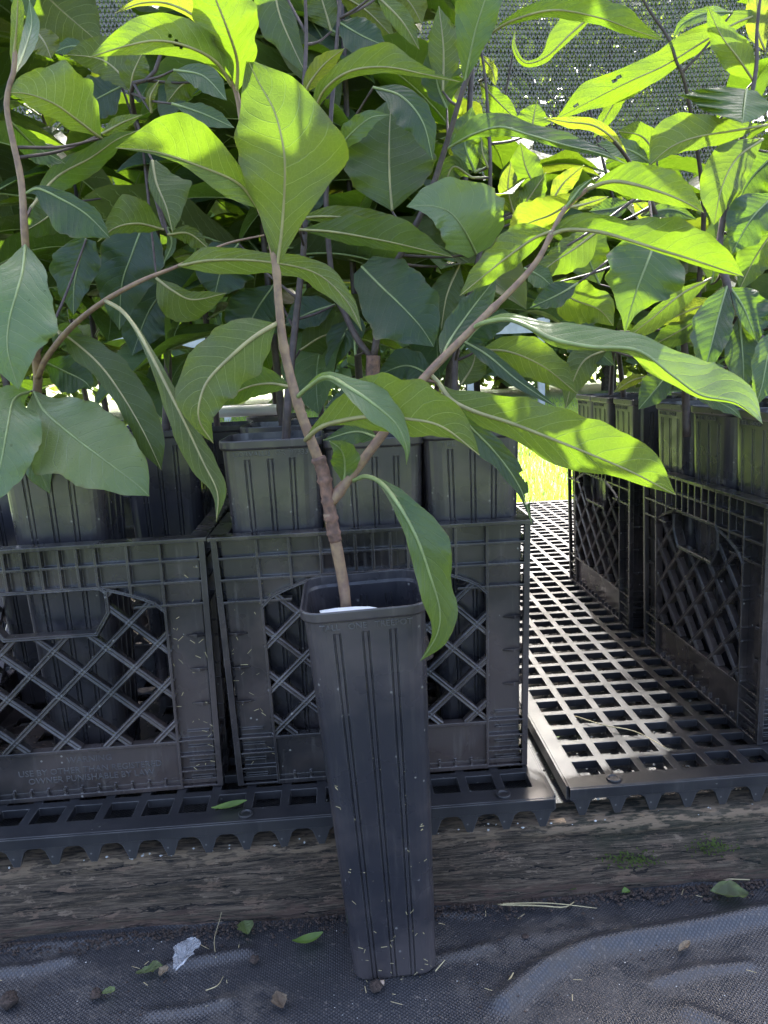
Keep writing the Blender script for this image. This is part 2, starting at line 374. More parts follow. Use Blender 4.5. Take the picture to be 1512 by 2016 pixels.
sheet('weed_fabric_ground', np.concatenate([np.linspace(-1.6, -.5, 12), np.linspace(-.48, .95, 300), np.linspace(1., 2.2, 12)]),
      np.concatenate([np.linspace(-1.6, -.4, 14), np.linspace(-.38, -.035, 120), [.3]]), fabz, M_FABRIC, label='black woven weed fabric wrinkled on the ground')
sheet('bed_fabric', np.linspace(-1.4, 1.5, 100), np.linspace(-.034, 1.62, 60), lambda X, Y: X*0-.0235+.002*npnoise(X, Y, 14, 5), M_FABRIC,
      label='black woven fabric bed beneath the plastic pallets')

def timber():
    xs = np.linspace(-1.3, 1.5, 420); prof = []
    y0, y1, zb, zt = -.062, .02, GZ-.01, -.034
    for k in range(22): prof.append((y0, zb+(zt-.006-zb)*k/21))
    prof += [(y0+.002, zt-.002), (y0+.006, zt)] + [(y0+.006+(y1-y0-.006)*k/6, zt) for k in range(1, 7)]
    n = len(prof); mb = MB()
    for x in xs:
        for (y, z) in prof:
            g = noise.fractal((x*7, z*75, y*40), .8, 2.1, 5); c = noise.noise((x*1.3+4, z*95, 2))
            dy = .0042*g+(.006*max(0, -c-.25)); tilt = (z-zb)*.05
            big = .004*noise.noise((x*3, 5, z*8))
            mb.v.append((x, y+tilt+dy*(1 if y < y0+.01 else .1)+big, z+(.0022*g if z > zt-.008 else .0008*g)+.002*noise.noise((x*4, 1, 9))))
    for i in range(len(xs)-1):
        for k in range(n-1): mb.f.append((i*n+k, i*n+k+1, (i+1)*n+k+1, (i+1)*n+k)); mb.m.append(0)
    mb.f = [f[::-1] for f in mb.f]
    for e in (0, len(xs)-1): mb.f.append(tuple(e*n+k for k in range(n))); mb.m.append(0)
    ob = mb.build('timber_beam', M_WOOD, smooth=True)
    tag(ob, 'long weathered dark timber beam along the front of the plastic pallets', 'beam')
timber()

# ------------------------------------------------------------------ pallets
def grid_plate(xs, ys, hole, z0, z1, bottom=True):
    mb = MB(); nx, ny = len(xs), len(ys); top = {}; bot = {}
    for j in range(ny):
        for i in range(nx):
            top[i, j] = len(mb.v); mb.v.append((xs[i], ys[j], z1)); bot[i, j] = len(mb.v); mb.v.append((xs[i], ys[j], z0))
    sol = lambda i, j: 0 <= i < nx-1 and 0 <= j < ny-1 and not hole(i, j)
    for j in range(ny-1):
        for i in range(nx-1):
            if not sol(i, j): continue
            mb.f.append((top[i, j], top[i+1, j], top[i+1, j+1], top[i, j+1]))
            if bottom: mb.f.append((bot[i, j], bot[i, j+1], bot[i+1, j+1], bot[i+1, j]))
            if not sol(i, j-1): mb.f.append((bot[i, j], bot[i+1, j], top[i+1, j], top[i, j]))
            if not sol(i, j+1): mb.f.append((bot[i+1, j+1], bot[i, j+1], top[i, j+1], top[i+1, j+1]))
            if not sol(i-1, j): mb.f.append((bot[i, j+1], bot[i, j], top[i, j], top[i, j+1]))
            if not sol(i+1, j): mb.f.append((bot[i+1, j], bot[i+1, j+1], top[i+1, j+1], top[i+1, j]))
    mb.m = [0]*len(mb.f); return mb
PITCH_P, BAR = .038, .0095
def pallet(x0, y0, nx, ny, label, flip, rot=0.0):
    w = nx*PITCH_P+BAR+.016; d = ny*PITCH_P+BAR+.020
    root = empty('plastic_pallet', (x0, y0, 0), label, 'pallet', 'black grid pallets on the bed', rot)
    def bounds(n, m0, tot):
        b = [0]; p = m0
        for k in range(n): b += [p+BAR/2+.001*0, p+PITCH_P-BAR/2]; p += PITCH_P
        b.append(tot); return b
    xs = bounds(nx, (w-nx*PITCH_P)/2, w); ys = bounds(ny, .018-BAR/2+.004, d)
    mb = grid_plate(xs, ys, lambda i, j: i % 2 == 1 and j % 2 == 1, -.009, 0)
    deck = link('deck', mb.mesh('deck', M_PALLET, smooth=False), root)
    lip = MB(); lip.box((0, -.0025, -.0120), (w, .0035, -.0005)); link('lip', lip.mesh('lip', M_PALLET, smooth=False), root)
    for xa in (-.0025, w-.0035):
        sl = MB(); sl.box((xa, .004, -.0155), (xa+.006, d, -.0005)); link('side_lip', sl.mesh('side_lip', M_PALLET, smooth=False), root)
    tm = MB(); a, b, hgt = .0140, .0030, .0195
    P = [(-a, 0), (-a*.62, -.004), (-b, -hgt), (b, -hgt), (a*.62, -.004), (a, 0)]
    vs_ = [(px, -.0022, pz) for px, pz in P]+[(px, .0032, pz) for px, pz in P]; n = len(P)
    tm.add(vs_, [tuple(range(n)), tuple(range(2*n-1, n-1, -1))]+[(i, i+n, (i+1) % n+n, (i+1) % n) for i in range(n)])
    tme = tm.mesh('tooth', M_PALLET, smooth=False)
    for k in range(nx+1):
        o = link('tooth', tme, root); o.location = ((w-nx*PITCH_P)/2+k*PITCH_P, 0, -.0115)
    bm_ = MB(); seg = 14
    for (r, z) in ((.0078, .0002), (.0078, .0022), (.0052, .0022), (.0045, .0009)):
        for s in range(seg): bm_.v.append((r*math.cos(6.283*s/seg), r*math.sin(6.283*s/seg), z))
    for q in range(3):
        for s in range(seg): bm_.f.append((q*seg+s, q*seg+(s+1) % seg, (q+1)*seg+(s+1) % seg, (q+1)*seg+s)); bm_.m.append(0)
    bm_.f.append(tuple(3*seg+s for s in range(seg))); bm_.m.append(0)
    bme = bm_.mesh('bolt', M_PALLET, smooth=False)
    for k in flip:
        o = link('bolt', bme, root); o.location = ((w-nx*PITCH_P)/2+k*PITCH_P, .011, 0)
    return root
nxl = 33; wl = nxl*PITCH_P+BAR+.016
pallet(.337-wl, -.058, nxl, 41, 'black grid pallet under the crate with the CORVALLIS pot, bolts in its front edge', (nxl-8, nxl-1))
pallet(.3575, -.044, 27, 42, 'black grid pallet with a sunlit gap between crate rows and long dry straw on it', (1,))

# ------------------------------------------------------------------ crates
CW, CH = .33, .28
def face_fn(k):
    def fn(u, v, d):
        ins = (1-max(v, 0)/CH)*.005; a = ins+(CW-2*ins)*(u/CW); e = ins+d
        if k == 0: return (a, e, v)
        if k == 1: return (CW-e, a, v)
        if k == 2: return (CW-a, CW-e, v)
        return (e, CW-a, v)
    return fn
ARCH = lambda u: .203+(.030)*min(1, max(0, (min(u, CW-u)-.046)/.065))**.6
HANDLE = [(.104, .228), (.110, .2335), (.220, .2335), (.226, .228), (.226, .206), (.212, .184), (.118, .184), (.104, .206)]
def inpoly(x, y, P):
    c = False
    for (x1, y1), (x2, y2) in zip(P, P[1:]+P[:1]):
        if (y1 > y) != (y2 > y) and x < (x2-x1)*(y-y1)/(y2-y1)+x1: c = not c
    return c
def bar(mb, fn, p, q, w, d0, d1, ext=0.0):
    (u0, v0), (u1, v1) = p, q; L = math.hypot(u1-u0, v1-v0)
    if L < 1e-5: return
    tx, ty = (u1-u0)/L, (v1-v0)/L; u0 -= tx*ext; v0 -= ty*ext; u1 += tx*ext; v1 += ty*ext; nx_, ny_ = -ty, tx
    sec = [(-w/2, d1), (-w/2, d0+.0016), (-w*.28, d0), (-w*.10, d0+.0012), (w*.10, d0+.0012), (w*.28, d0), (w/2, d0+.0016), (w/2, d1)]
    vs_ = [fn(u0+nx_*s, v0+ny_*s, d) for s, d in sec]+[fn(u1+nx_*s, v1+ny_*s, d) for s, d in sec]; n = len(sec)
    mb.add(vs_, [(i, i+1, i+1+n, i+n) for i in range(n-1)]+[(n-1, 0, n, 2*n-1), tuple(range(n-1, -1, -1)), tuple(range(n, 2*n))])
def make_crate_face(root, k):
    fn = face_fn(k)
    R = .0027; ucols = [.046, .079, .111, .129, .147, .165, .183, .201, .219, .251, .284]
    band = MB(); D = .010
    band.box((-.0015, CH-.004, -.0022), (CW+.0015, CH, .016), lambda u, v, d: fn(u, v, d))       # top rim
    for v in (CH-.0235, CH-.0465): band.box((.0022, v-R/2, .0006), (CW-.0022, v+R/2, D), fn)
    for (a, b) in ((.0022, .0775), (CW-.0775, CW-.0022)): band.box((a, CH-.0705-R/2, .0006), (b, CH-.0705+R/2, D), fn)
    for u in ucols:
        lo = ARCH(u)-.001 if u not in (.046, .284) else .0; band.box((u-R/2, lo, .0002), (u+R/2, CH-.003, D+.0004), fn)
    edges = [.046]+[.046+.238*i/28 for i in range(1, 28)]+[.284]
    for a, b in zip(edges[:-1], edges[1:]):                                                          # backing above the arch
        band.box((a, min(ARCH(a), ARCH(b)), D-.0012), (b, CH-.003, D+.0018), fn)
    band_o = band.mesh('rim_band', M_CRATE, smooth=False); link('rim_band', band_o, root)
    ar = MB(); pl = [(u, ARCH(u)) for u in [.046+.238*i/24 for i in range(25)]]
    for p, q in zip(pl[:-1], pl[1:]): bar(ar, fn, p, q, .0042, -.0004, .011, .0006)
    link('arch_bar', ar.mesh('arch_bar', M_CRATE, smooth=False), root)
    hd = MB()
    for p, q in zip(HANDLE, HANDLE[1:]+HANDLE[:1]): bar(hd, fn, p, q, .0045, -.0009, .012, .0008)
    link('handle_frame', hd.mesh('handle_frame', M_CRATE, smooth=False), root)
    lat = MB(); PU, PV = .054, .050; vb = .056
    ok = lambda u, v: .046 < u < .284 and vb < v < ARCH(u) and not inpoly(u, v, HANDLE)
    for sgn in (1, -1):
        for c in range(-9, 12):
            run = None
            for s in range(0, 420):
                v = vb+s*.0005; u = (.165+.0+c*PU+sgn*(v-vb-.012)*PU/PV)
                good = ok(u, v)
                if good and run is None: run = (u, v)
                if not good and run is not None:
                    bar(lat, fn, run, last, .0066, .0002 if sgn > 0 else .0006, .0095 if sgn > 0 else .0100, .0012); run = None
                last = (u, v)
    link('lattice', lat.mesh('lattice', M_CRATE, smooth=False), root)
    bb = MB()
    bb.box((.046, .006, .0052), (.284, vb, .009), fn); bb.box((.0462, vb-.003, .0004), (.2838, vb+.0006, .0104), fn)
    bb.box((.0464, -.0002, .0002), (.2836, .0045, .0098), fn)
    for q in range(1, 13): bb.box((.046+.238*q/13-.0011, .004, .0012), (.046+.238*q/13+.0011, .0115, .0056), fn)
    link('base_band', bb.mesh('base_band', M_CRATE, smooth=False), root)
def make_crate():
    root = empty('milk_crate', (0, 0, 0), 'x', 'crate', 'black milk crates on the pallets')
    for k in range(4): make_crate_face(root, k)
    for k in range(4):                                    # corner post between face k and the next one
        mb = MB()
        for kk, (ua, ub) in ((k, (CW-.046, CW)), ((k+1) % 4, (0, .046))):
            fn = face_fn(kk); lo, hi = ua, ub
            near = ub if kk == k else ua; far = ua if kk == k else ub
            e0, e1 = sorted((near+(-.009 if kk == k else .009), far))
            mb.box((min(e0, e1), .0005, .0085 if kk == k else .0083), (max(e0, e1), CH-.004, .0108), fn)      # recessed panel
            for v in (.0, .0185, .0365, .0545): 
                mb.box((min(near, far)+.001, v, .0011), (max(near, far)-.0013, v+.0020, .0086), fn)
                mb.box((min(near, far)+.010, v+.009, .0048), (max(near, far)-.012, v+.0104, .0086), fn)
            for v in (.095, .134, .172):
                m_, w_ = (near+(-.016 if kk == k else .016)), .0115
                b = len(mb.v); P = [fn(m_-w_, v, .0084), fn(m_+w_, v, .0084), fn(m_, v, .0016), fn(m_-w_, v+.0016, .0084), fn(m_+w_, v+.0016, .0084), fn(m_, v+.0040, .0016)]
                mb.add(P, [(0, 1, 2), (3, 5, 4), (0, 2, 5, 3), (1, 4, 5, 2)])
        f0 = face_fn(k)
        mb.box((CW-.0065, .0002, .0004), (CW-.0003, CH-.0042, .0066), f0)
        link('corner_post', mb.mesh('corner_post', M_CRATE, smooth=False), root)
    b = [.010]+[.010+.31*i/13 for i in range(1, 13)]+[.32]
    fl = grid_plate(b, b, lambda i, j: i % 2 == 1 and j % 2 == 1, .003, .008); link('floor_grid', fl.mesh('floor_grid', M_CRATE, smooth=False), root)
    return root
crateM = make_crate(); crateM.location = (0, 0, .001); crateM['label'] = 'black lattice milk crate directly behind the single tall pot, holding the CORVALLIS pot'
crateL = copy_tree(crateM); crateL.rotation_euler = (0, 0, .022); crateL.location = (-.006-CW, .0-.003, .001)
crateL['label'] = 'black milk crate embossed REGISTERED OWNER, a gap between pots at its side'
crateR = copy_tree(crateM); crateR.rotation_euler = (0, 0, 0); crateR.location = (.586, .006, .001)
crateR['label'] = 'black milk crate at the front end of the row beside the sunlit pallet gap'
crateF = copy_tree(crateM); crateF.location = (.5865, .006+CW+.05, .001)
crateF['label'] = 'black milk crate second in the row beside the sunlit gap, further toward the lawn'
for i, (t, v) in enumerate((('WARNING', .042), ('USE BY OTHER THAN REGISTERED', .030), ('OWNER PUNISHABLE BY LAW', .0205))):
    me = text_mesh(t, .0098, .0011); me.materials.append(M_LETTER); o = link('lettering', me, crateL)
    o.rotation_euler = (math.pi/2, 0, 0); o.location = (.185, .005+.0052, v)

# ------------------------------------------------------------------ pots
POT_H, POT_W, POT_B = .366, .105, .078
def sect(w, groove, r=.016):
    """rounded square outline with three vertical double grooves on each side, counter-clockwise"""
    h = w/2; pts = []
    cuts = [-.52, -.02, .46] ; gw = .07
    for s in range(4):
        a = s*math.pi/2; ca, sa = math.cos(a), math.sin(a); loc = []
        us = [-(h-r)]
        for c in cuts:
            u = c*(h-r*.2); g = gw*h
            us += [(u-g, 0), (u-g*.8, 1), (u-g*.3, .15), (u+g*.3, .15), (u+g*.8, 1), (u+g, 0)]
        us += [h-r]
        for q in us:
            u, gd = q if isinstance(q, tuple) else (q, 0); loc.append((u, -h+gd*groove))
        for k in range(1, 6): t = k/6*math.pi/2; loc.append((h-r+r*math.sin(t), -h+r-r*math.cos(t)))
        pts += [(x*ca-y*sa, x*sa+y*ca) for x, y in loc]
    return pts
def make_pot_mesh():
    mb = MB(); W = lambda z: POT_B+(POT_W-.003-POT_B)*(z/POT_H)
    g = .0021; zl = POT_H-.009
    lev = [(0.0, W(0)-.008, 0), (.001, W(0)-.003, .0010), (.004, W(.004), g), (.09, W(.09), g), (.18, W(.18), g), (.27, W(.27), g),
           (.3455, W(.3455), g), (.3465, W(.3465), 0), (zl-.001, W(zl), 0), (zl, W(zl)+.0036, 0), (zl+.0015, POT_W+.0018, 0), (POT_H-.001, POT_W+.0022, 0), (POT_H, POT_W+.0014, 0),
           (POT_H, POT_W-.001, 0), (zl+.001, POT_W-.0022, 0), (zl-.001, W(zl)-.0015, 0), (.340, W(.340)-.003, 0), (.305, W(.305)-.003, -.0)]
    n = len(sect(.1, 0)); rings = []
    for z, w, g in lev:
        rings.append(len(mb.v)); mb.v += [(x, y, z) for x, y in sect(w, g, .016*w/POT_W+.002)]
    for a, b in zip(rings[:-1], rings[1:]):
        for i in range(n): j = (i+1) % n; mb.f.append((a+i, a+j, b+j, b+i)); mb.m.append(0)
    mb.f.append(tuple(range(n-1, -1, -1))); mb.m.append(0)
    return mb.mesh('pot', M_POT, smooth=False)
POT_ME = make_pot_mesh()
def soil_mesh():
    mb = MB(); S = sect(.093, 0); n = len(S); mb.v = [(x, y, .312) for x, y in S]+[(x*.5, y*.5, .315+.004*rnd.random()) for x, y in S]+[(0, 0, .317)]
    for i in range(n): j = (i+1) % n; mb.f += [(i, j, n+j, n+i), (n+i, n+j, 2*n)]; mb.m += [0, 0]
    return mb.mesh('soil', M_SOIL, smooth=True)
SOIL_ME = soil_mesh()
TXT = {}
def put_text(pot, body, side, size=.0072):
    span, off = (.076, 0) if len(body) > 10 else ((.016, -.026) if len(body) < 4 else (.05, -.01))
    if body not in TXT:
        me = text_mesh(body, size, .0009); me.materials.append(M_LETTER); xs = [v.co.x for v in me.vertices]; k = span/(max(xs)-min(xs)); sh = (max(xs)+min(xs))/2
        for v in me.vertices: v.co.x = (v.co.x-sh)*k+off
        TXT[body] = me
    o = link('lettering', TXT[body], pot); z = .3518; W = POT_B+(POT_W-.003-POT_B)*(z/POT_H)
    a = side*math.pi/2; o.rotation_euler = (math.pi/2+.035, 0, a)
    r = W/2+.0002; o.location = (math.sin(a)*r, -math.cos(a)*r, z)

class Plant:
    def __init__(s, X, Y, z, label, rotz=0, group='potted saplings', texts=(), tilt=(0, 0)):
        s.root = empty('potted_sapling', (X, Y, z), label, 'potted plant', group); s.o = np.array([X, Y, z])
        s.pot = link('pot', POT_ME, s.root); s.pot.rotation_euler = (tilt[0], tilt[1], rotz)
        so = link('soil', SOIL_ME, s.root); so.rotation_euler = (0, 0, rotz)
        for t, sd in texts: put_text(s.pot, t, sd)
        s.paths = []
    def stem(s, pts, r0, r1, mat=M_TWIG, name='branch', world=False, n=None, knots=()):
        P = np.array(pts, float) if world else np.array([ony(*p) for p in pts])
        C = catmull(P, n or max(10, 5*len(P))); mb = MB()
        rad = [r0+(r1-r0)*i/(len(C)-1) for i in range(len(C))]
        for kt in knots:
            i = int(kt*(len(C)-1)); rad[i] *= 1.2
        rad = [r*(1+.08*noise.noise((i*1.7, r0*900, 3))) for i, r in enumerate(rad)]
        mb.tube(C, rad, 8); ob = mb.build(name, mat, s.root, smooth=True); s.paths.append(C); return ob
    def nearest(s, p):
        best = None
        for C in s.paths:
            d = np.linalg.norm(C-p, axis=1); i = int(d.argmin())
            if best is None or d[i] < best[0]: best = (d[i], C, i)
        return best
    def twig(s, p):
        if not s.paths: return
        d, C, i = s.nearest(p)
        if d < .006: return
        j = max(0, i-int(min(.6*d, .1)/(np.linalg.norm(C[1]-C[0])+1e-6))); q = C[j]
        m = (p+q)/2+np.array([0, 0, -.04*d]); mb = MB(); Q = catmull([q, m, p], 8)
        mb.tube(Q, [.0017-.0006*k/7 for k in range(8)], 6); mb.build('twig', M_DARKTWIG if s.o[1] > .0 else M_TWIG, s.root, smooth=True)

def prof(n, m=.58, tip=1.0):
    t = np.linspace(0, 1, n); a = m/(1-m)*1.15
    w = (t**(a*.85))*((1-t)**.85); w = w/w.max(); return w
def leaf(pl, pts, hl, hr, face='u', kl=None, kr=None, tilt=.55, fold=.22, wav=.08, und=.16, mat='g', holes=(), res=None, rib=None, attach=True, seed=None):
    n, ns = res or (34, 9)
    rg = random.Random(seed if seed is not None else int(pts[0][0]*13+pts[-1][1]*7+pts[-1][0]*3)); 
    P = catmull(pts, n); f1, f2, f3, f4 = rg.uniform(0, 50), rg.uniform(0, 50), rg.uniform(5, 8), rg.uniform(5, 8)
    def hh(h):
        return prof(n)*h if not hasattr(h, '__len__') else np.maximum(smoothlist(h, n), -.0)*(1 if max(h) >= 0 else 1)
    HL, HR = hh(hl), hh(hr); sg = 1 if face == 't' else -1
    W = np.array([ony(*p) for p in P]); sc = np.array([(w-CAM)@_f for w in W])/FPX
    T = np.gradient(P[:, :2], axis=0); T /= np.linalg.norm(T, axis=1)[:, None]+1e-9
    mb = MB(); idx = {}; uvs = []
    cols = list(range(-ns, ns+1))
    for i in range(n):
        t = i/(n-1); nx_, ny_ = T[i, 1], -T[i, 0]; upl = -ny_
        for c in cols:
            s = abs(c)/ns; left = c < 0; H = HL[i] if left else HR[i]
            wv = 1+wav*1.1*(noise.noise((t*9+f1, 3 if left else 8, f2))*2.2+0.6*noise.noise((t*22+f2, 5 if left else 1, f1)))*s if wav else 1
            h = H*wv*s; d = 1 if left else -1
            k = (kl if left else kr)
            if k is None: k = sg*tilt*(upl if left else -upl)-sg*fold
            full = H*sc[i]
            Y = P[i, 2]+k*h*sc[i]+und*full*s*s*math.sin(t*2*math.pi*(f3 if left else f4)*.55+(f1 if left else f2))+.03*full*s*math.sin(s*4+t*23)
            w = W[i] if c == 0 else ony(P[i, 0]+nx_*h*d, P[i, 1]+ny_*h*d, Y)
            idx[i, c] = len(mb.v); mb.v.append(tuple(w)); uvs.append((.5+.5*c/ns, t))
    for i in range(n-1):
        for c in cols[:-1]:
            f = (idx[i, c], idx[i, c+1], idx[i+1, c+1], idx[i+1, c])
            if holes:
                ctr = np.mean([mb.v[q] for q in f], axis=0); px, py, _ = proj(ctr)
                if any(math.hypot(px-hx, py-hy) < hr_*(1+.35*noise.noise((px*.2, py*.2, 1))) for hx, hy, hr_ in holes): continue
            mb.f.append(f); mb.m.append(0)
    # orientation: front faces are the upper side of the leaf
    A = np.array(mb.v); acc = 0
    for f in mb.f:
        nrm = np.cross(A[f[1]]-A[f[0]], A[f[3]]-A[f[0]]); acc += nrm@(CAM-A[f[0]])
    if (acc > 0) != (face == 't'): mb.f = [f[::-1] for f in mb.f]
    if rib is None: rib = .0011
    L = n if rib else 0
    if rib:
        b0 = len(mb.v); q = np.array(W)
        if attach and len(pl.paths):
            dd, C_, i_ = pl.nearest(q[0])
            if dd < .02: q = np.vstack([C_[i_], q])
        mb.tube(q, [rib*(1.35-1.1*i/(len(q)-1)) for i in range(len(q))], 6, m=1); uvs += [(.5, .5)]*(len(mb.v)-b0)
    mb.uv = uvs
    ob = mb.build('leaf', [LM[mat], M_RIBG if face == 't' else M_RIB], pl.root, smooth=True)
    if attach: pl.twig(np.array(W[0]))
    return ob
# ------------------------------------------------------------------ the single sapling in front
H = Plant(.1615, -.109, GZ, 'lone tall ribbed black pot embossed TALL ONE TREEPOT with a forked sapling', 0, 'potted saplings', (('TALL   ONE   TREEPOT', 0), ('TEL 800', 2)), (.012, -.030))
SY = -.109
H.stem([(683,1215,SY),(676,1150,SY),(657,1050,SY),(648,1010,SY)], .0046, .0054, M_TWIG, 'trunk')
H.stem([(661,1066,SY),(655,1040,SY),(646,985,SY),(636,930,SY),(626,900,SY)], .0056, .0057, M_BARK, 'trunk', n=30, knots=(.12, .3, .5, .75, .97))
H.stem([(630,912,SY),(612,866,SY),(585,790,SY),(560,690,SY),(549,600,SY),(543,525,SY),(526,440,SY),(508,400,SY),(485,300,SY-.005),(467,190,SY-.005),(447,140,SY-.01),(420,98,SY-.01),(372,74,SY-.01)], .0046, .0014, M_TWIG, 'branch', n=60, knots=(.16, .3, .47, .6))
H.stem([(650,992,SY),(672,962,SY),(700,925,SY),(745,866,SY),(830,750,SY),(935,642,SY),(1045,530,SY+.005),(1087,458,SY+.01),(1112,412,SY+.012),(1166,364,SY+.015)], .0046, .0018, M_TWIG, 'branch', n=56, knots=(.04, .33, .62, .85))
mbl = MB(); C0 = onz(690, 1196, .2335)
import itertools
top = [onz(x, y-4, .2375) for x, y in ((629, 1206), (660, 1201), (700, 1198), (728, 1198), (745, 1201), (755, 1207), (755, 1226), (640, 1232))]
mbl.v = [tuple(v) for v in top]; mbl.f = [tuple(range(8))[::-1]]; mbl.m = [0]
b = len(mbl.v); mbl.v += [(x, y, z-.0006) for x, y, z in mbl.v]; mbl.f += [tuple(range(b, b+8))]+[(i, (i+1) % 8, b+(i+1) % 8, b+i) for i in range(8)]; mbl.m += [0]*9
pt = mbl.build('plant_label', M_LABEL); tag(pt, 'white plastic plant label tucked inside the lone pot rim', 'label')

# leaves: midrib pixels with the distance plane of each point, then visible half widths left and right of the midrib
leaf(H, [(545,528,-.109),(556,440,-.118),(561,330,-.132),(553,265,-.137),(537,212,-.137),(508,160,-.132),(486,114,-.125)],
     [0,26,50,75,90,90,74,38,0], [0,22,46,85,122,105,78,48,0], 'u', fold=.12, tilt=.2, und=.14, wav=.03, res=(40,10))
leaf(H, [(510,412,-.109),(470,362,-.12),(400,330,-.14),(310,300,-.16),(228,291,-.17)], [0,30,34,22,10,7,4,0], [0,15,38,66,84,82,42,0], 'u', kl=-.5, kr=-.45, wav=.03)
leaf(H, [(543,638,-.109),(505,660,-.125),(465,692,-.135),(412,745,-.145),(393,790,-.148),(393,830,-.145),(420,873,-.135)],
     [3,43,57,60,60,47,25,0], [3,40,58,60,57,45,16,0], 'u', fold=.25, tilt=.25, res=(34,9), rib=.0016)
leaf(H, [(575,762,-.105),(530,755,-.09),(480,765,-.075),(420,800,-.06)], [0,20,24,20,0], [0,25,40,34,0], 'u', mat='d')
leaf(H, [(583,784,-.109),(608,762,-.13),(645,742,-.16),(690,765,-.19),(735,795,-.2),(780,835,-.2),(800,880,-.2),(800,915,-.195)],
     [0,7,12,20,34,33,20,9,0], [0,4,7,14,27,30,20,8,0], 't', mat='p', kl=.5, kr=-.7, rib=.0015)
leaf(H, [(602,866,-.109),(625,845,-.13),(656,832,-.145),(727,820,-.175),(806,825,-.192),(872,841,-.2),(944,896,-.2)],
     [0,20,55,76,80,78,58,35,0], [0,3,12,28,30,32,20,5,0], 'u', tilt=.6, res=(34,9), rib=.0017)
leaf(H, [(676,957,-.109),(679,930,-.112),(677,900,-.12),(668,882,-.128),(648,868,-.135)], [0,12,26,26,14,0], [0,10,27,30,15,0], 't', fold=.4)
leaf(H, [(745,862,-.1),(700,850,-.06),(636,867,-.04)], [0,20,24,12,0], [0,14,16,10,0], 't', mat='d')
leaf(H, [(697,946,-.111),(720,938,-.135),(752,952,-.165),(785,995,-.19),(820,1060,-.2),(845,1130,-.2),(865,1200,-.195),(860,1250,-.19),(828,1301,-.185)],
     [0,7,28,46,55,38,36,24,0], [0,6,12,18,24,28,24,9,0], 't', kl=.35, kr=-.9, und=.28, wav=.09, res=(44,9), rib=.0016)
leaf(H, [(862,752,-.105),(890,788,-.12),(940,812,-.14),(1004,832,-.16),(1092,866,-.18),(1152,890,-.19),(1239,927,-.2),(1330,974,-.2)],
     [0,33,48,58,62,66,62,50,0], [0,8,28,30,44,42,24,14,0], 'u', tilt=.55, wav=.06, und=.12, res=(44,10), rib=.0016)
leaf(H, [(890,795,-.09),(925,840,-.06),(965,880,-.05),(1005,930,-.05),(1030,975,-.05),(1047,1032,-.05)], [0,18,24,26,22,9,0], [0,15,26,20,14,6,0], 't', mat='d',
     holes=((1034,940,6),(1028,934,5),(1040,975,7),(1037,985,6)), res=(44,12))
leaf(H, [(1084,462,-.1),(1115,452,-.1),(1173,455,-.115),(1231,470,-.13),(1297,491,-.15),(1366,512,-.16),(1465,545,-.17)],
     [0,28,36,38,58,66,62,40,0], [0,3,4,5,6,7,9,7,0], 'u', kl=-.45, kr=2.2, res=(34,9), rib=.0015)
leaf(H, [(1160,370,-.095),(1197,358,-.105),(1236,360,-.12),(1297,377,-.14),(1345,396,-.15),(1386,419,-.155)], [0,15,36,46,48,42,26,0], [0,14,25,27,22,18,9,0], 'u', tilt=.6, res=(30,8), rib=.0015)
leaf(H, [(1112,412,-.097),(1128,390,-.1),(1146,368,-.1),(1168,350,-.1)], [0,7,9,5,0], [0,5,7,4,0], 't', mat='d')
leaf(H, [(1150,380,-.09),(1090,420,-.05),(1040,440,-.03),(998,468,-.02)], [0,10,16,18,0], [0,28,40,36,0], 'u', mat='y')
leaf(H, [(1118,408,-.096),(1150,402,-.08),(1198,387,-.07)], [0,8,9,0], [0,10,11,0], 'u', mat='y')
leaf(H, [(1087,455,-.1),(1050,470,-.09),(1000,505,-.085),(950,545,-.08),(905,582,-.08)], [0,18,24,24,14,0], [0,36,42,36,22,0], 'u', tilt=.3)
leaf(H, [(872,712,-.106),(880,680,-.08),(920,620,-.06),(978,545,-.05)], [0,24,28,20,0], [0,14,26,28,0], 't', mat='d')
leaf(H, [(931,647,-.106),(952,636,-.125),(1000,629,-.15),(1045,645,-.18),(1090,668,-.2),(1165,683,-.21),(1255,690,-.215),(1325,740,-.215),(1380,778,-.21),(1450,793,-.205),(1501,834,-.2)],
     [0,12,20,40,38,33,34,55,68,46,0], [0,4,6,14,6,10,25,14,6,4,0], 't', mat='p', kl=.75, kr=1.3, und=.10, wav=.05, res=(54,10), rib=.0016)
leaf(H, [(458,172,-.114),(425,122,-.135),(370,92,-.16),(310,80,-.18),(250,90,-.19),(176,113,-.19)], [0,10,18,26,28,22,12,0], [0,30,42,52,55,46,26,0], 'u', tilt=.4, wav=.03,
     holes=((336,72,4),(349,86,6),(357,93,5)), res=(50,14))
leaf(H, [(466,182,-.114),(467,120,-.13),(449,61,-.15),(425,0,-.16),(395,-70,-.17)], [0,22,40,52,45,0], [0,34,56,70,55,0], 'u', fold=.1, tilt=.2, res=(34,9))
leaf(H, [(446,140,-.119),(402,50,-.135),(340,10,-.14),(280,6,-.14),(226,26,-.13)], [0,6,8,8,6,0], [0,25,42,36,15,0], 'u', mat='y')

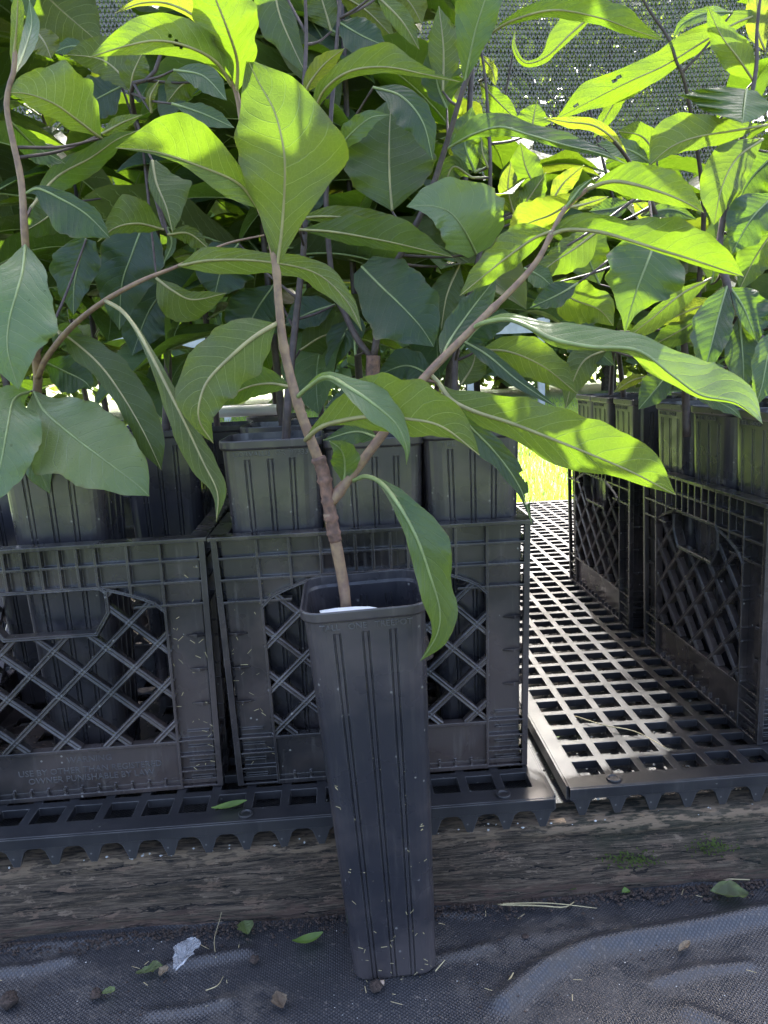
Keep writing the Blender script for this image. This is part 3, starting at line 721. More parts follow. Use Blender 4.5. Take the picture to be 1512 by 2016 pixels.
# ------------------------------------------------------------------ saplings in the crates
G = 'potted saplings'; ZC = .0095
L1 = Plant(-.164, .082, ZC, 'sapling with long arching tan branch and big pale leaves, in crate embossed REGISTERED OWNER', .022, G, (('TEL 800', 0),))
L1.stem([(78,1010,.082),(76,900,.075),(73,790,.06),(74,735,.04),(62,620,.0),(50,480,-.03),(42,360,-.03),(24,272,-.03),(13,212,-.03),(18,170,-.03),(27,140,-.03),(32,60,-.03),(36,-30,-.03)], .0062, .0016, M_TWIG, 'trunk', n=60)
L1.stem([(74,742,.04),(92,704,.025),(140,645,.0),(205,593,-.02),(280,552,-.02),(350,524,.0),(440,482,.02),(520,463,.04)], .0034, .0008, M_TWIG, 'branch', n=40)
L2 = Plant(*ony(330,900,.285)[:2], ZC, 'dark-stemmed sapling at the back of the crate embossed REGISTERED OWNER', .022, G)
L2.stem([(326,860,.285),(331,720,.285),(320,620,.27),(312,500,.26),(296,350,.25),(258,182,.13),(300,150,.12),(330,60,.12)], .006, .0018, M_DARKTWIG, 'trunk')
M1 = Plant(.066, .068, ZC, 'sapling whose pot is embossed CORVALLIS OR 97333', 0, G, (('CORVALLIS  OR  97333', 0),))
M1.stem([(562,905,.068),(566,800,.068),(575,700,.09),(590,560,.1),(600,450,.1),(598,250,.1),(597,190,.09),(603,80,.1),(600,-30,.1)], .0048, .0016, M_DARKTWIG, 'trunk')
M2 = Plant(.172, .070, ZC-.004, 'dark forked sapling in the pot between the CORVALLIS pot and the TEL pot', .01, G)
M2.stem([(727,930,.07),(729,860,.07),(733,760,.07),(735,700,.07)], .0085, .0075, M_BARK, 'trunk')
M2.stem([(735,705,.07),(762,560,.08),(800,480,.08),(845,385,.075),(880,280,.07),(912,175,.06),(945,90,.06),(988,-5,.06),(1010,-60,.06)], .004, .002, M_DARKTWIG, 'branch', n=40)
M2.stem([(733,705,.07),(705,670,.08),(680,620,.1),(656,560,.11),(642,400,.12),(650,250,.12),(660,120,.13),(668,20,.14),(670,-50,.14)], .0036, .002, M_DARKTWIG, 'branch', n=40)
M3 = Plant(.275, .068, ZC, 'sapling in the TEL pot standing in the crate corner beside the sunlit gap', -.01, G, (('TEL', 0),))
M3.stem([(898,905,.068),(897,700,.09),(930,560,.1),(960,420,.12),(965,330,.12),(962,250,.13),(955,150,.14),(940,60,.14)], .0045, .0012, M_DARKTWIG, 'trunk')
R1 = Plant(.652, .172, ZC, 'sapling in the second pot of the front crate beside the sunlit gap', .06, G, (('TEL 800', 3),))
R1.stem([(1352,860,.172),(1350,780,.172),(1348,690,.15),(1330,560,.13),(1290,420,.1),(1240,320,.05),(1209,278,.03)], .0055, .0018, M_DARKTWIG, 'trunk')
R2 = Plant(.652, .066, ZC, 'sapling with drooping wet leaves in the foremost pot beside the sunlit gap', -.03, G, (('TEL 800', 3),))
R2.stem([tuple(v) for v in [(.652,.066,.32),(.650,.066,.42)]]+[tuple(ony(*p)) for p in ((1455,640,.062),(1432,560,.05),(1416,500,.08),(1430,400,.1),(1485,160,.13),(1490,60,.15),(1500,-30,.15))], .006, .0016, M_DARKTWIG, 'trunk', world=True)
R3 = Plant(.650, .278, ZC, 'thin sapling against the shade screen, in the third pot of the front crate', .04, G, (('TEL 800', 3),))
R3.stem([tuple(v) for v in [(.650,.278,.32),(.652,.278,.42)]]+[tuple(ony(*p)) for p in ((1375,600,.25),(1385,400,.22),(1352,180,.18),(1331,120,.17),(1316,75,.17),(1278,20,.17),(1255,-25,.17))], .005, .0014, M_DARKTWIG, 'trunk', world=True)

# --- leaves of the sapling in the left crate
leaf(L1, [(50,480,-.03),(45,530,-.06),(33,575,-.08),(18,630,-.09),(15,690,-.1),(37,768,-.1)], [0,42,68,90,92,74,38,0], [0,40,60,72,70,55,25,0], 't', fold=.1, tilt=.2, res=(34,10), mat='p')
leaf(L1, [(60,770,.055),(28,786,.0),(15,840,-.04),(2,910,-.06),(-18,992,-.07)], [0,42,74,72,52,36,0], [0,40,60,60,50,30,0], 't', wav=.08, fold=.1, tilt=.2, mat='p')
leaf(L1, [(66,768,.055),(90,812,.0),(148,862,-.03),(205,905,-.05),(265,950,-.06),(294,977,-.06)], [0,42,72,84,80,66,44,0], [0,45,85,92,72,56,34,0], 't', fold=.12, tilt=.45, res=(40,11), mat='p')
leaf(L1, [(74,800,.06),(66,860,.04),(76,920,.03),(98,972,.03)], [0,30,36,26,0], [0,26,34,26,0], 't', mat='p')
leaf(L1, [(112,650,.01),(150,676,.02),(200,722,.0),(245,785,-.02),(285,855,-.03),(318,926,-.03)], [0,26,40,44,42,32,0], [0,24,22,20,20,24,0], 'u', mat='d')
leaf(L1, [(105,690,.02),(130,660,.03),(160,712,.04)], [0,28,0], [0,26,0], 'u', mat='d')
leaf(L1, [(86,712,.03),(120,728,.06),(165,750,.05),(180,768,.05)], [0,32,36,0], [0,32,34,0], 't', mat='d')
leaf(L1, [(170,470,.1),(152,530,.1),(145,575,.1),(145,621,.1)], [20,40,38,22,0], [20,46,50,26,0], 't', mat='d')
leaf(L1, [(207,592,-.02),(240,612,-.05),(270,650,-.07),(300,705,-.09),(330,765,-.1),(365,835,-.11),(400,910,-.115),(428,970,-.115),(426,1027,-.115)],
     [0,4,7,11,14,18,25,17,0], [0,4,8,14,24,30,28,12,0], 'u', kl=1.3, kr=1.0, wav=.1, und=.25, res=(44,7), rib=.0015)
leaf(L1, [(349,524,.0),(420,512,-.02),(520,515,-.03),(620,537,-.03),(682,592,-.035),(713,652,-.035)], [0,28,24,18,24,25,15,0], [0,24,28,22,22,25,15,0], 'u', mat='p')
leaf(L1, [(50,381,-.03),(75,372,-.03),(120,392,-.03),(170,422,-.03),(216,468,-.03)], [0,10,17,20,18,0], [0,24,48,58,44,0], 't', mat='d')
leaf(L1, [(200,272,.05),(185,262,.02),(148,233,.0),(106,204,-.02),(55,185,-.03),(13,182,-.03)], [0,10,25,26,30,26,13,0], [0,35,60,80,82,68,38,0], 'u', tilt=.3, res=(34,10), mat='p')
leaf(L1, [(60,410,.0),(110,350,.05),(180,310,.06),(230,275,.05),(274,256,.05)], [0,18,25,18,0], [0,30,32,20,0], 'u', mat='d')
leaf(L1, [(200,264,.08),(240,242,.08),(280,226,.08)], [0,16,12,0], [0,16,12,0], 'u', mat='p')
leaf(L1, [(27,146,-.03),(27,110,-.03),(33,50,-.04),(36,-30,-.05)], [0,8,12,12,0], [0,8,12,12,0], 'u', mat='p')
leaf(L1, [(26,150,-.02),(46,105,.02),(62,50,.05),(58,0,.06)], [0,12,16,12,0], [0,12,18,14,0], 't', mat='p')
leaf(L1, [(20,240,-.02),(70,288,.03),(128,322,.04)], [0,16,14,0], [0,24,26,0], 't', mat='d')
# --- back of the left crate
leaf(L2, [(32,-70,.28),(110,10,.27),(200,88,.26)], [0,62,66,0], [0,70,72,0], 'u', attach=False, res=(30,9))
leaf(L2, [(66,56,.16),(88,84,.15),(101,116,.15)], [0,24,26,0], [0,22,26,0], 'u', mat='y', attach=False)
leaf(L2, [(168,92,.2),(135,92,.2),(104,104,.2)], [0,16,14,0], [0,16,14,0], 't', attach=False)
leaf(L2, [(258,181,.13),(236,145,.14),(196,116,.15),(130,107,.16)], [0,26,30,22,0], [0,34,46,36,0], 'u', res=(30,9))
leaf(L2, [(258,181,.13),(262,145,.12),(282,100,.12)], [0,26,24,0], [0,28,28,0], 'u')
leaf(L2, [(298,222,.11),(296,190,.1),(313,158,.1)], [0,8,8,0], [0,9,9,0], 'u', mat='y')
leaf(L2, [(404,160,.12),(362,165,.12),(328,202,.12)], [0,28,28,0], [0,26,28,0], 'u')
leaf(L2, [(342,138,.1),(400,150,.09),(447,198,.08)], [0,20,22,0], [0,24,24,0], 't')
leaf(L2, [(338,204,.08),(400,224,.08),(462,252,.08)], [0,16,18,0], [0,16,18,0], 't')
leaf(L2, [(240,170,.2),(200,190,.2),(150,215,.2)], [0,40,40,0], [0,40,40,0], 't', mat='d')
leaf(L2, [(300,316,.05),(308,360,.04),(328,410,.03),(340,458,.03)], [8,40,62,32,0], [5,15,16,8,0], 'u')
leaf(L2, [(322,452,.07),(272,440,.05),(228,448,.04),(192,476,.04)], [0,16,18,10,0], [0,36,56,20,0], 'u')
leaf(L2, [(328,448,.1),(338,480,.1),(322,519,.1)], [0,9,8,0], [0,9,8,0], 't')
leaf(L2, [(330,462,.08),(372,460,.08),(414,492,.08)], [0,14,12,0], [0,18,18,0], 'u')
leaf(L2, [(308,548,.03),(340,572,.02),(380,590,.02),(446,577,.02)], [0,14,16,13,0], [0,44,46,24,0], 'u')
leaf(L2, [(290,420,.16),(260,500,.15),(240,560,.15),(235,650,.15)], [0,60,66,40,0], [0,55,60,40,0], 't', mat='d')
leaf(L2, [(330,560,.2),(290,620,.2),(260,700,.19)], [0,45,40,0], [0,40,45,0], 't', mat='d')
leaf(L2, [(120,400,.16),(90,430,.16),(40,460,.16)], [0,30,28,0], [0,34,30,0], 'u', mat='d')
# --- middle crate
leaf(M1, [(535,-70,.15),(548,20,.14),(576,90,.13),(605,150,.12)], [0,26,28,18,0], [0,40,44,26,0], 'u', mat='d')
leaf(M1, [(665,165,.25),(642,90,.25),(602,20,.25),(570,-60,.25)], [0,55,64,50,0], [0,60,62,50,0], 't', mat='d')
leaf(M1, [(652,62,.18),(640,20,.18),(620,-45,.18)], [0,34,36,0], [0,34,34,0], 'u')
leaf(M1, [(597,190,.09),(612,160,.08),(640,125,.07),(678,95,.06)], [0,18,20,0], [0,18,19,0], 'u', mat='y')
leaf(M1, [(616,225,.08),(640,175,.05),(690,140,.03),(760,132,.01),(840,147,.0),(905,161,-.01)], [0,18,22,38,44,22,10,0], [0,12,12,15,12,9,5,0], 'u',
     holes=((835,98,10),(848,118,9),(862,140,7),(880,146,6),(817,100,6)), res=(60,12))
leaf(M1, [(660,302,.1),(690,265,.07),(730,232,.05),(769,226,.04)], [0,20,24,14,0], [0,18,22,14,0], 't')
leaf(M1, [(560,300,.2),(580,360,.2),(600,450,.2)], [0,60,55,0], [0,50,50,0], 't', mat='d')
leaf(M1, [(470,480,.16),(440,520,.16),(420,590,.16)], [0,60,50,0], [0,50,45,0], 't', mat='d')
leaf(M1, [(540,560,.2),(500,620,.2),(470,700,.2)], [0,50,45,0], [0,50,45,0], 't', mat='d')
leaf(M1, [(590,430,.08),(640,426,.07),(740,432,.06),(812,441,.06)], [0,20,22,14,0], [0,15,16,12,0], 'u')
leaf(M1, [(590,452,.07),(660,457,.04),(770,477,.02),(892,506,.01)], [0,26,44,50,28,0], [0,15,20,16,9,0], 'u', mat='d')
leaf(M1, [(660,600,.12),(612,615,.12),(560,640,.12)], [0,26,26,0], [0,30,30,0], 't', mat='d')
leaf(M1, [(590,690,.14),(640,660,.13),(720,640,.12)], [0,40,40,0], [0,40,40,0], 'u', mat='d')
leaf(M2, [(772,416,.08),(767,350,.08),(766,280,.09),(770,192,.1)], [0,60,84,84,52,0], [0,60,86,86,55,0], 'u', mat='d', res=(30,9))
leaf(M2, [(735,172,.06),(790,190,.04),(832,240,.03),(852,315,.03)], [0,20,26,18,0], [0,36,42,26,0], 't', mat='d')
leaf(M2, [(914,166,.06),(925,110,.05),(936,60,.045),(958,-10,.04),(985,-90,.05)], [0,22,40,50,32,0], [0,18,35,38,26,0], 't', res=(30,9))
leaf(M2, [(938,500,.07),(915,455,.04),(885,418,.03),(845,405,.02),(800,407,.01)], [20,46,46,35,16,0], [30,85,92,70,36,0], 't', mat='p', res=(34,10))
leaf(M2, [(712,525,.06),(751,565,.03),(782,594,.01),(827,642,.0),(854,683,.0)], [30,62,74,70,42,0], [20,56,80,74,48,0], 't', mat='d', res=(34,10))
leaf(M2, [(966,66,.06),(1010,40,.04),(1090,20,.02),(1180,35,.01),(1250,60,.01),(1310,80,.01)], [0,14,25,33,39,24,0], [0,8,14,17,15,11,0], 'u', mat='d')
leaf(M2, [(882,292,.07),(930,265,.04),(985,250,.02),(1040,265,.0),(1110,285,-.01),(1180,302,-.015),(1233,323,-.02)], [0,26,32,22,25,20,10,0], [0,8,18,10,9,8,5,0], 't', kl=.7, kr=.4, mat='d')
leaf(M2, [(872,180,.12),(873,95,.12),(864,12,.12)], [0,26,26,0], [0,30,30,0], 'u')
leaf(M2, [(880,215,.14),(862,170,.14),(850,90,.14)], [0,26,26,0], [0,50,40,0], 't', mat='d')
leaf(M2, [(738,-12,.12),(790,40,.11),(826,98,.11)], [0,22,18,0], [0,18,18,0], 'u')
leaf(M2, [(664,42,.14),(712,70,.13),(762,92,.13)], [0,32,30,0], [0,34,34,0], 't', mat='d')
leaf(M2, [(662,-14,.2),(720,20,.2),(782,82,.2)], [0,22,20,0], [0,28,24,0], 'u', mat='y')
leaf(M2, [(775,-30,.2),(810,10,.2),(831,48,.2)], [0,34,28,0], [0,36,28,0], 'u', mat='y')
leaf(M2, [(700,700,.1),(690,640,.12),(640,740,.12)], [0,26,0], [0,30,0], 't', mat='d')
leaf(M2, [(760,820,.04),(700,800,.03),(640,800,.03)], [0,40,36,0], [0,40,36,0], 't', mat='d')
leaf(M2, [(850,740,.09),(800,720,.1),(740,740,.12)], [0,26,24,0], [0,34,28,0], 't', mat='d')
leaf(M2, [(905,520,.1),(880,580,.09),(868,650,.09)], [0,30,30,0], [0,30,25,0], 'u', mat='d')
leaf(M3, [(944,160,.15),(976,196,.15),(1023,242,.15)], [0,18,18,0], [0,20,20,0], 'u')
leaf(M3, [(942,105,.15),(968,136,.15),(976,170,.15)], [0,10,8,0], [0,14,12,0], 'u', mat='y')
leaf(M3, [(1046,264,.15),(1050,235,.15),(1056,202,.15)], [0,28,26,0], [0,28,25,0], 'u')
leaf(M3, [(1062,384,.15),(1036,332,.15),(1024,280,.15)], [0,26,28,0], [0,28,28,0], 'u')
leaf(M3, [(1012,425,.13),(1000,372,.13),(1006,318,.13)], [0,16,17,0], [0,18,18,0], 'u', mat='y')
leaf(M3, [(1020,420,.14),(1048,380,.14),(1075,340,.14)], [0,22,20,0], [0,24,22,0], 'u')
leaf(M3, [(962,332,.12),(950,300,.12),(948,272,.12)], [0,8,8,0], [0,10,9,0], 'u')
leaf(M3, [(1085,400,.12),(1110,360,.12),(1150,325,.12)], [0,18,16,0], [0,18,16,0], 'u', mat='y')
leaf(M3, [(905,668,.06),(960,700,.04),(1020,750,.03),(1100,804,.03)], [0,12,13,8,0], [0,16,16,9,0], 't', mat='d')
leaf(M3, [(940,690,.08),(1000,692,.06),(1070,722,.05),(1138,776,.05)], [0,30,44,30,0], [0,24,36,22,0], 'u')
leaf(M3, [(905,690,.12),(950,640,.12),(1020,620,.12)], [0,24,24,0], [0,30,26,0], 't', mat='d')
leaf(M3, [(930,350,.12),(890,330,.12),(870,400,.12)], [0,26,0], [0,26,0], 'u', mat='d')
leaf(M3, [(935,340,.13),(915,280,.13),(930,210,.13)], [0,30,30,0], [0,32,28,0], 't', mat='d')
leaf(M3, [(905,760,.11),(930,720,.12),(940,670,.12)], [0,26,24,0], [0,28,26,0], 'u')
leaf(M3, [(1000,830,.1),(960,800,.1),(900,800,.1)], [0,26,24,0], [0,22,20,0], 'u')
# --- right crates
leaf(R3, [(1520,20,.22),(1450,45,.19),(1380,85,.18),(1310,128,.17),(1240,160,.16),(1170,195,.16),(1092,236,.16)], [0,11,16,14,22,28,16,0], [0,22,30,33,28,32,30,0], 'u', kl=.8, kr=-.3, res=(44,9), attach=False,
     holes=((1219,151,5),(1209,160,3),(1132,208,4)), und=.25)
leaf(R3, [(1252,158,.19),(1215,195,.19),(1168,273,.19)], [0,14,15,0], [0,12,13,0], 'u', attach=False)
leaf(R3, [(1170,26,.2),(1122,68,.2),(1075,112,.2),(1035,124,.2),(1013,95,.2),(1014,60,.2)], [0,8,9,8,9,7,5,0], [0,36,32,22,8,5,4,0], 'u', attach=False, holes=((1063,82,13),(1075,60,9)), res=(44,10))
leaf(R3, [(1442,24,.18),(1390,26,.17),(1345,46,.17),(1324,78,.17)], [0,12,14,8,0], [0,12,12,8,0], 't')
leaf(R3, [(1507,102,.2),(1492,60,.2),(1490,0,.2),(1480,-50,.2)], [0,20,22,16,0], [0,20,22,18,0], 'u', mat='y', attach=False)
leaf(R3, [(1484,160,.15),(1450,110,.14),(1420,70,.14),(1392,10,.14)], [0,30,32,20,0], [0,30,34,20,0], 'u')
leaf(R2, [(1470,176,.1),(1466,205,.08),(1462,243,.06)], [20,50,44,0], [40,115,88,0], 't', kl=.5, kr=.6)
leaf(R2, [(1510,246,.12),(1440,258,.1),(1370,270,.08),(1320,290,.07),(1277,326,.07)], [0,14,24,24,14,0], [0,18,34,54,48,0], 'u', res=(30,9))
leaf(R2, [(1502,274,.12),(1452,310,.1),(1422,366,.09),(1405,444,.09)], [0,30,38,40,22,0], [0,26,46,46,30,0], 'u', res=(30,9))
leaf(R1, [(1239,318,.05),(1212,278,.03),(1170,248,.02),(1115,240,.02),(1071,232,.02)], [0,8,12,11,0], [0,10,14,11,0], 'u', mat='y')
leaf(R1, [(1282,322,.08),(1240,296,.08),(1176,282,.08)], [0,18,18,0], [0,18,18,0], 't')
leaf(R1, [(1292,302,.15),(1262,268,.15),(1216,258,.15)], [0,26,24,0], [0,24,24,0], 'u')
leaf(R1, [(1292,470,-.02),(1281,499,-.03),(1272,522,-.035),(1255,567,-.04),(1240,615,-.04),(1230,656,-.04)], [30,75,80,46,13,0], [30,70,74,53,21,0], 't', fold=.1, tilt=.3, res=(30,9))
leaf(R1, [(1180,452,.1),(1130,490,.07),(1085,520,.06),(1043,556,.06)], [0,34,36,20,0], [0,24,26,18,0], 'u')
leaf(R1, [(1137,558,.05),(1100,580,.04),(1043,606,.04)], [0,20,18,0], [0,24,20,0], 't', mat='d')
leaf(R1, [(1032,528,.06),(1065,545,.05),(1090,567,.05)], [0,18,18,0], [0,22,20,0], 't')
leaf(R1, [(1085,560,.1),(1130,590,.09),(1180,610,.08),(1208,642,.08)], [0,36,42,32,0], [0,36,40,30,0], 'u')
leaf(R1, [(1400,548,.1),(1340,580,.08),(1280,630,.07),(1212,682,.07)], [0,22,26,18,0], [0,10,13,10,0], 'u')
leaf(R1, [(1422,590,.12),(1360,610,.12),(1293,642,.12)], [0,18,16,0], [0,18,16,0], 'u', mat='y')
leaf(R1, [(1402,612,.13),(1340,650,.13),(1278,684,.13)], [0,26,24,0], [0,22,22,0], 'u', mat='d')
leaf(R1, [(1242,398,.1),(1208,410,.1),(1160,416,.1)], [0,18,18,0], [0,20,18,0], 't', mat='d')
leaf(R1, [(1300,430,.12),(1270,415,.12),(1245,392,.12)], [0,18,14,0], [0,18,14,0], 'u', mat='y')
leaf(R1, [(1262,425,.1),(1320,412,.1),(1372,432,.1)], [0,12,12,0], [0,14,14,0], 't', mat='d')
leaf(R1, [(1322,722,.1),(1300,755,.09),(1257,806,.08)], [0,22,22,0], [0,28,28,0], 't', mat='d')
leaf(R1, [(1195,688,.12),(1150,710,.1),(1125,760,.1),(1113,806,.1)], [0,28,28,16,0], [0,26,28,16,0], 'u')
leaf(R1, [(1278,740,.12),(1242,750,.12),(1208,773,.12)], [0,10,9,0], [0,10,9,0], 'u', mat='y')
leaf(R1, [(1090,640,.12),(1140,660,.12),(1210,720,.12)], [0,34,30,0], [0,38,34,0], 't', mat='d')
leaf(R1, [(1180,560,.16),(1160,500,.16),(1190,440,.16)], [0,38,34,0], [0,40,34,0], 't', mat='d')
leaf(R2, [(1432,560,.05),(1415,620,.03),(1400,680,.01),(1384,742,.0)], [0,28,32,22,0], [0,34,48,30,0], 't', mat='d', fold=.5)
leaf(R2, [(1436,564,.05),(1462,602,.04),(1482,650,.03),(1492,676,.03)], [0,44,46,0], [0,16,14,0], 't', mat='d')
leaf(R2, [(1455,622,.05),(1462,700,.03),(1465,768,.02)], [0,32,32,0], [0,32,32,0], 't', mat='d')
leaf(R2, [(1534,636,.0),(1512,700,-.02),(1500,760,-.03),(1487,800,-.03)], [0,32,30,0], [0,28,26,0], 't')
leaf(R2, [(1352,758,.09),(1400,785,.06),(1440,805,.05),(1461,826,.05)], [0,14,14,0], [0,14,14,0], 't')
leaf(R2, [(1530,380,.09),(1480,430,.08),(1440,500,.08)], [0,40,36,0], [0,44,40,0], 't', mat='d')
leaf(R2, [(1525,450,.1),(1485,510,.1),(1455,572,.1)], [0,34,28,0], [0,36,30,0], 'u', mat='d')
leaf(R2, [(1530,300,.2),(1480,350,.2),(1440,420,.2)], [0,44,40,0], [0,44,40,0], 't', mat='d')
leaf(R2, [(1400,560,.16),(1420,480,.16),(1470,420,.16)], [0,40,36,0], [0,40,36,0], 't', mat='d')

# ------------------------------------------------------------------ saplings further back, leaves set along the stem
def std_leaf(k):
    rg = random.Random(100+k); n, ns = 20, 6; mb = MB(); uv = []
    W = prof(n)*rg.uniform(.19, .25); droop = rg.uniform(.25, .75); fold = rg.uniform(.1, .45); ph = rg.uniform(0, 6)
    for i in range(n):
        t = i/(n-1); ang = .35-droop*1.9*t; 
        if i == 0: cx, cz = 0., 0.
        else: cx += math.cos(ang)/(n-1); cz += math.sin(ang)/(n-1)
        for c in range(-ns, ns+1):
            s = c/ns; wv = 1+.1*noise.noise((t*8, k*3+(s > 0), 1))
            mb.v.append((cx, W[i]*s*wv*math.cos(fold), cz+W[i]*abs(s)*math.sin(fold)+.09*W[i]*s*s*math.sin(t*14+ph+(2 if s > 0 else 0)))); uv.append((.5+.5*s, t))
    m = 2*ns+1
    for i in range(n-1):
        for c in range(2*ns): mb.f.append((i*m+c, (i+1)*m+c, (i+1)*m+c+1, i*m+c+1)); mb.m.append(0)
    mid = [np.array(mb.v[i*m+ns]) for i in range(n)]; b0 = len(mb.v)
    mb.tube([np.array([-.06, 0, -.02])]+mid, [.009]+[.0075*(1.1-t/(n-1)) for t in range(n)], 5, m=1); uv += [(.5, .5)]*(len(mb.v)-b0); mb.uv = uv
    return mb
STD = []
for k in range(6):
    q = std_leaf(k); STD.append([q.mesh('leaf', [LM[c], M_RIBG], smooth=True) for c in 'gdy'])
CLEAR = [(975,60,1390,285), (1008,815,1112,1000), (170,0,235,75), (1040,960,1300,1500), (480,770,545,850), (945,725,990,775), (360,640,420,680), (590,545,622,590)]
LITS = [(-.13, (505, 150, 650, 262)), (-.15, (260, 10, 515, 105)), (.1, (1180, 30, 1512, 300)), (.1, (1330, 300, 1460, 440)), (.13, (980, 170, 1090, 420)), (-.02, (290, 200, 400, 260))]
def clear_ok(pts):
    for p in pts:
        x, y, z = proj(p)
        if z < .75: return False
        if .31 < p[0] < .575 and p[2] < 1.07*p[1]-.06 and p[1] > .12: return False
        for Yp, (x0, y0, x1, y1) in LITS:                     # gaps that let the sun through to leaves it reaches
            if p[1] < Yp+.02: continue
            k = (p[1]-Yp)/sdir[1]; hx, hy, _ = proj((p[0]-sdir[0]*k, Yp, p[2]-sdir[2]*k))
            if x0 < hx < x1 and y0 < hy < y1: return False
        for (x0, y0, x1, y1) in CLEAR:
            if x0 < x < x1 and y0 < y < y1: return False
        if y > 835 and 1000 < x: return False
        if y > (880 if x < 400 else 830 if x < 700 else 800): return False
    return True
def filler(pl, top, nleaf, seed, lean=(0, 0), zlo=.42, size=(.16, .25)):
    rg = random.Random(seed); b = pl.o
    P = [(b[0], b[1], b[2]+.312), (b[0]+lean[0]*.3+rg.uniform(-.01, .01), b[1]+lean[1]*.3, .55), (b[0]+lean[0]*.7, b[1]+lean[1]*.7+rg.uniform(-.015, .015), .5*(.55+top)), (b[0]+lean[0], b[1]+lean[1], top)]
    pl.stem(P, .0055, .0016, M_DARKTWIG, 'trunk', world=True, n=40); C = pl.paths[0]; made = 0; tries = 0; az = rg.uniform(0, 6.28)
    zs = C[:, 2]
    if b[0] > .6: size = (.13, .2)
    else: nleaf = int(nleaf*1.3)
    while made < nleaf and tries < nleaf*14:
        tries += 1; az += 2.4+rg.uniform(-.5, .5); z = zlo+(top-zlo)*rg.random()**.85
        i = int(np.argmin(abs(zs-z))); p = C[i]; L = rg.uniform(*size); el = rg.uniform(-.55, .45) if z < top-.1 else rg.uniform(.1, 1.0)
        k = rg.randrange(6); me = STD[k][rg.choices((0, 1, 2), (3, 6, 1))[0]]
        M = Matrix.Translation(Vector(p)) @ Matrix.Rotation(az, 4, 'Z') @ Matrix.Rotation(-el, 4, 'Y') @ Matrix.Rotation(rg.uniform(-.5, .5), 4, 'X') @ Matrix.Scale(L, 4) @ Matrix.Translation((.06, 0, .02))
        vv = [M @ Vector((a, bb, 0)) for a in (0, .17, .34, .5, .67, .84, 1.0) for bb in (-.2, -.1, 0, .1, .2)] + [M @ Vector((.75, bb, -.2)) for bb in (-.15, 0, .15)] + [M @ Vector((.95, 0, -.3))]
        if not clear_ok([tuple(v) for v in vv]): continue
        o = link('leaf', me, pl.root); o.matrix_local = Matrix.Translation(-Vector(pl.o)) @ M; made += 1
DECK = .0005
FILL = [  # X, Y, pot base z, top of stem, leaves, lean, label; several tops and leans set to cast shade
 (.062, .268, ZC, 1.0, 34, (-.02, -.02), 'leafy sapling in the back row behind the CORVALLIS pot'),
 (.168, .268, ZC, 1.12, 34, (.0, -.03), 'leafy sapling in the back row behind the dark forked sapling'),
 (.272, .268, ZC, 1.36, 34, (.11, .10), 'leafy sapling in the back row behind the TEL pot, unseen top raised for shade'),  # stem raised out of view and leaned to shade the front leaves
 (-.285, .275, ZC, 1.10, 34, (-.03, -.02), 'leafy sapling in the back corner of the crate embossed REGISTERED OWNER'),
 (-.060, .470, DECK, 1.25, 38, (.0, -.04), 'tall sapling on bare pallet behind the dark-stemmed sapling'),
 (-.240, .500, DECK, 1.28, 34, (.0, -.04), 'tall sapling on bare pallet behind the crate embossed REGISTERED OWNER'),
 (-.430, .460, DECK, 1.22, 30, (.0, -.05), 'tall sapling on bare pallet, outermost behind the crate embossed REGISTERED OWNER'),
 (.110, .480, DECK, 1.28, 38, (-.02, -.04), 'tall sapling on bare pallet behind the back row of the CORVALLIS crate'),
 (.020, .660, DECK, 1.30, 30, (-.02, -.04), 'tallest sapling on bare pallet, deep behind the CORVALLIS crate'),
 (-.330, .700, DECK, 1.34, 30, (-.02, -.04), 'tallest sapling on bare pallet, deep behind the crate embossed REGISTERED OWNER'),
 (.255, .520, DECK, 1.55, 34, (.14, -.02), 'leaning sapling on bare pallet behind the TEL pot, unseen top raised for shade'),  # height and lean shaped so its unseen top shades the leaves in front
 (.300, .620, DECK, .98, 34, (.17, .0), 'slender added sapling on bare pallet, leaning over the sunlit gap for shade'),  # extra sapling added to keep sun off the fabric in front
 (.652, .455, ZC, .82, 34, (-.12, -.02), 'sapling in the first pot of the crate nearer the lawn'),
 (.650, .560, ZC, .84, 30, (-.14, -.02), 'sapling in the middle pot of the crate nearer the lawn'),
 (.654, .662, ZC, .76, 16, (.0, .0), 'sapling in the last pot of the crate nearer the lawn'),
 (.790, .170, ZC, .80, 24, (.0, .0), 'sapling in the inner column of the front crate beside the sunlit gap'),
 (.800, .300, ZC, .84, 26, (.0, .0), 'sapling in the inner back corner of the front crate beside the sunlit gap'),
 (.800, .560, ZC, .78, 22, (.02, .0), 'sapling in the inner column of the crate nearer the lawn')]
for q, (X, Y, z, top, nl_, lean, lab) in enumerate(FILL):
    pl = Plant(X, Y, z, lab, rnd.uniform(-.05, .05), G, (('TEL 800', 3),) if X > .6 else ())
    filler(pl, top, nl_, 40+q, lean)
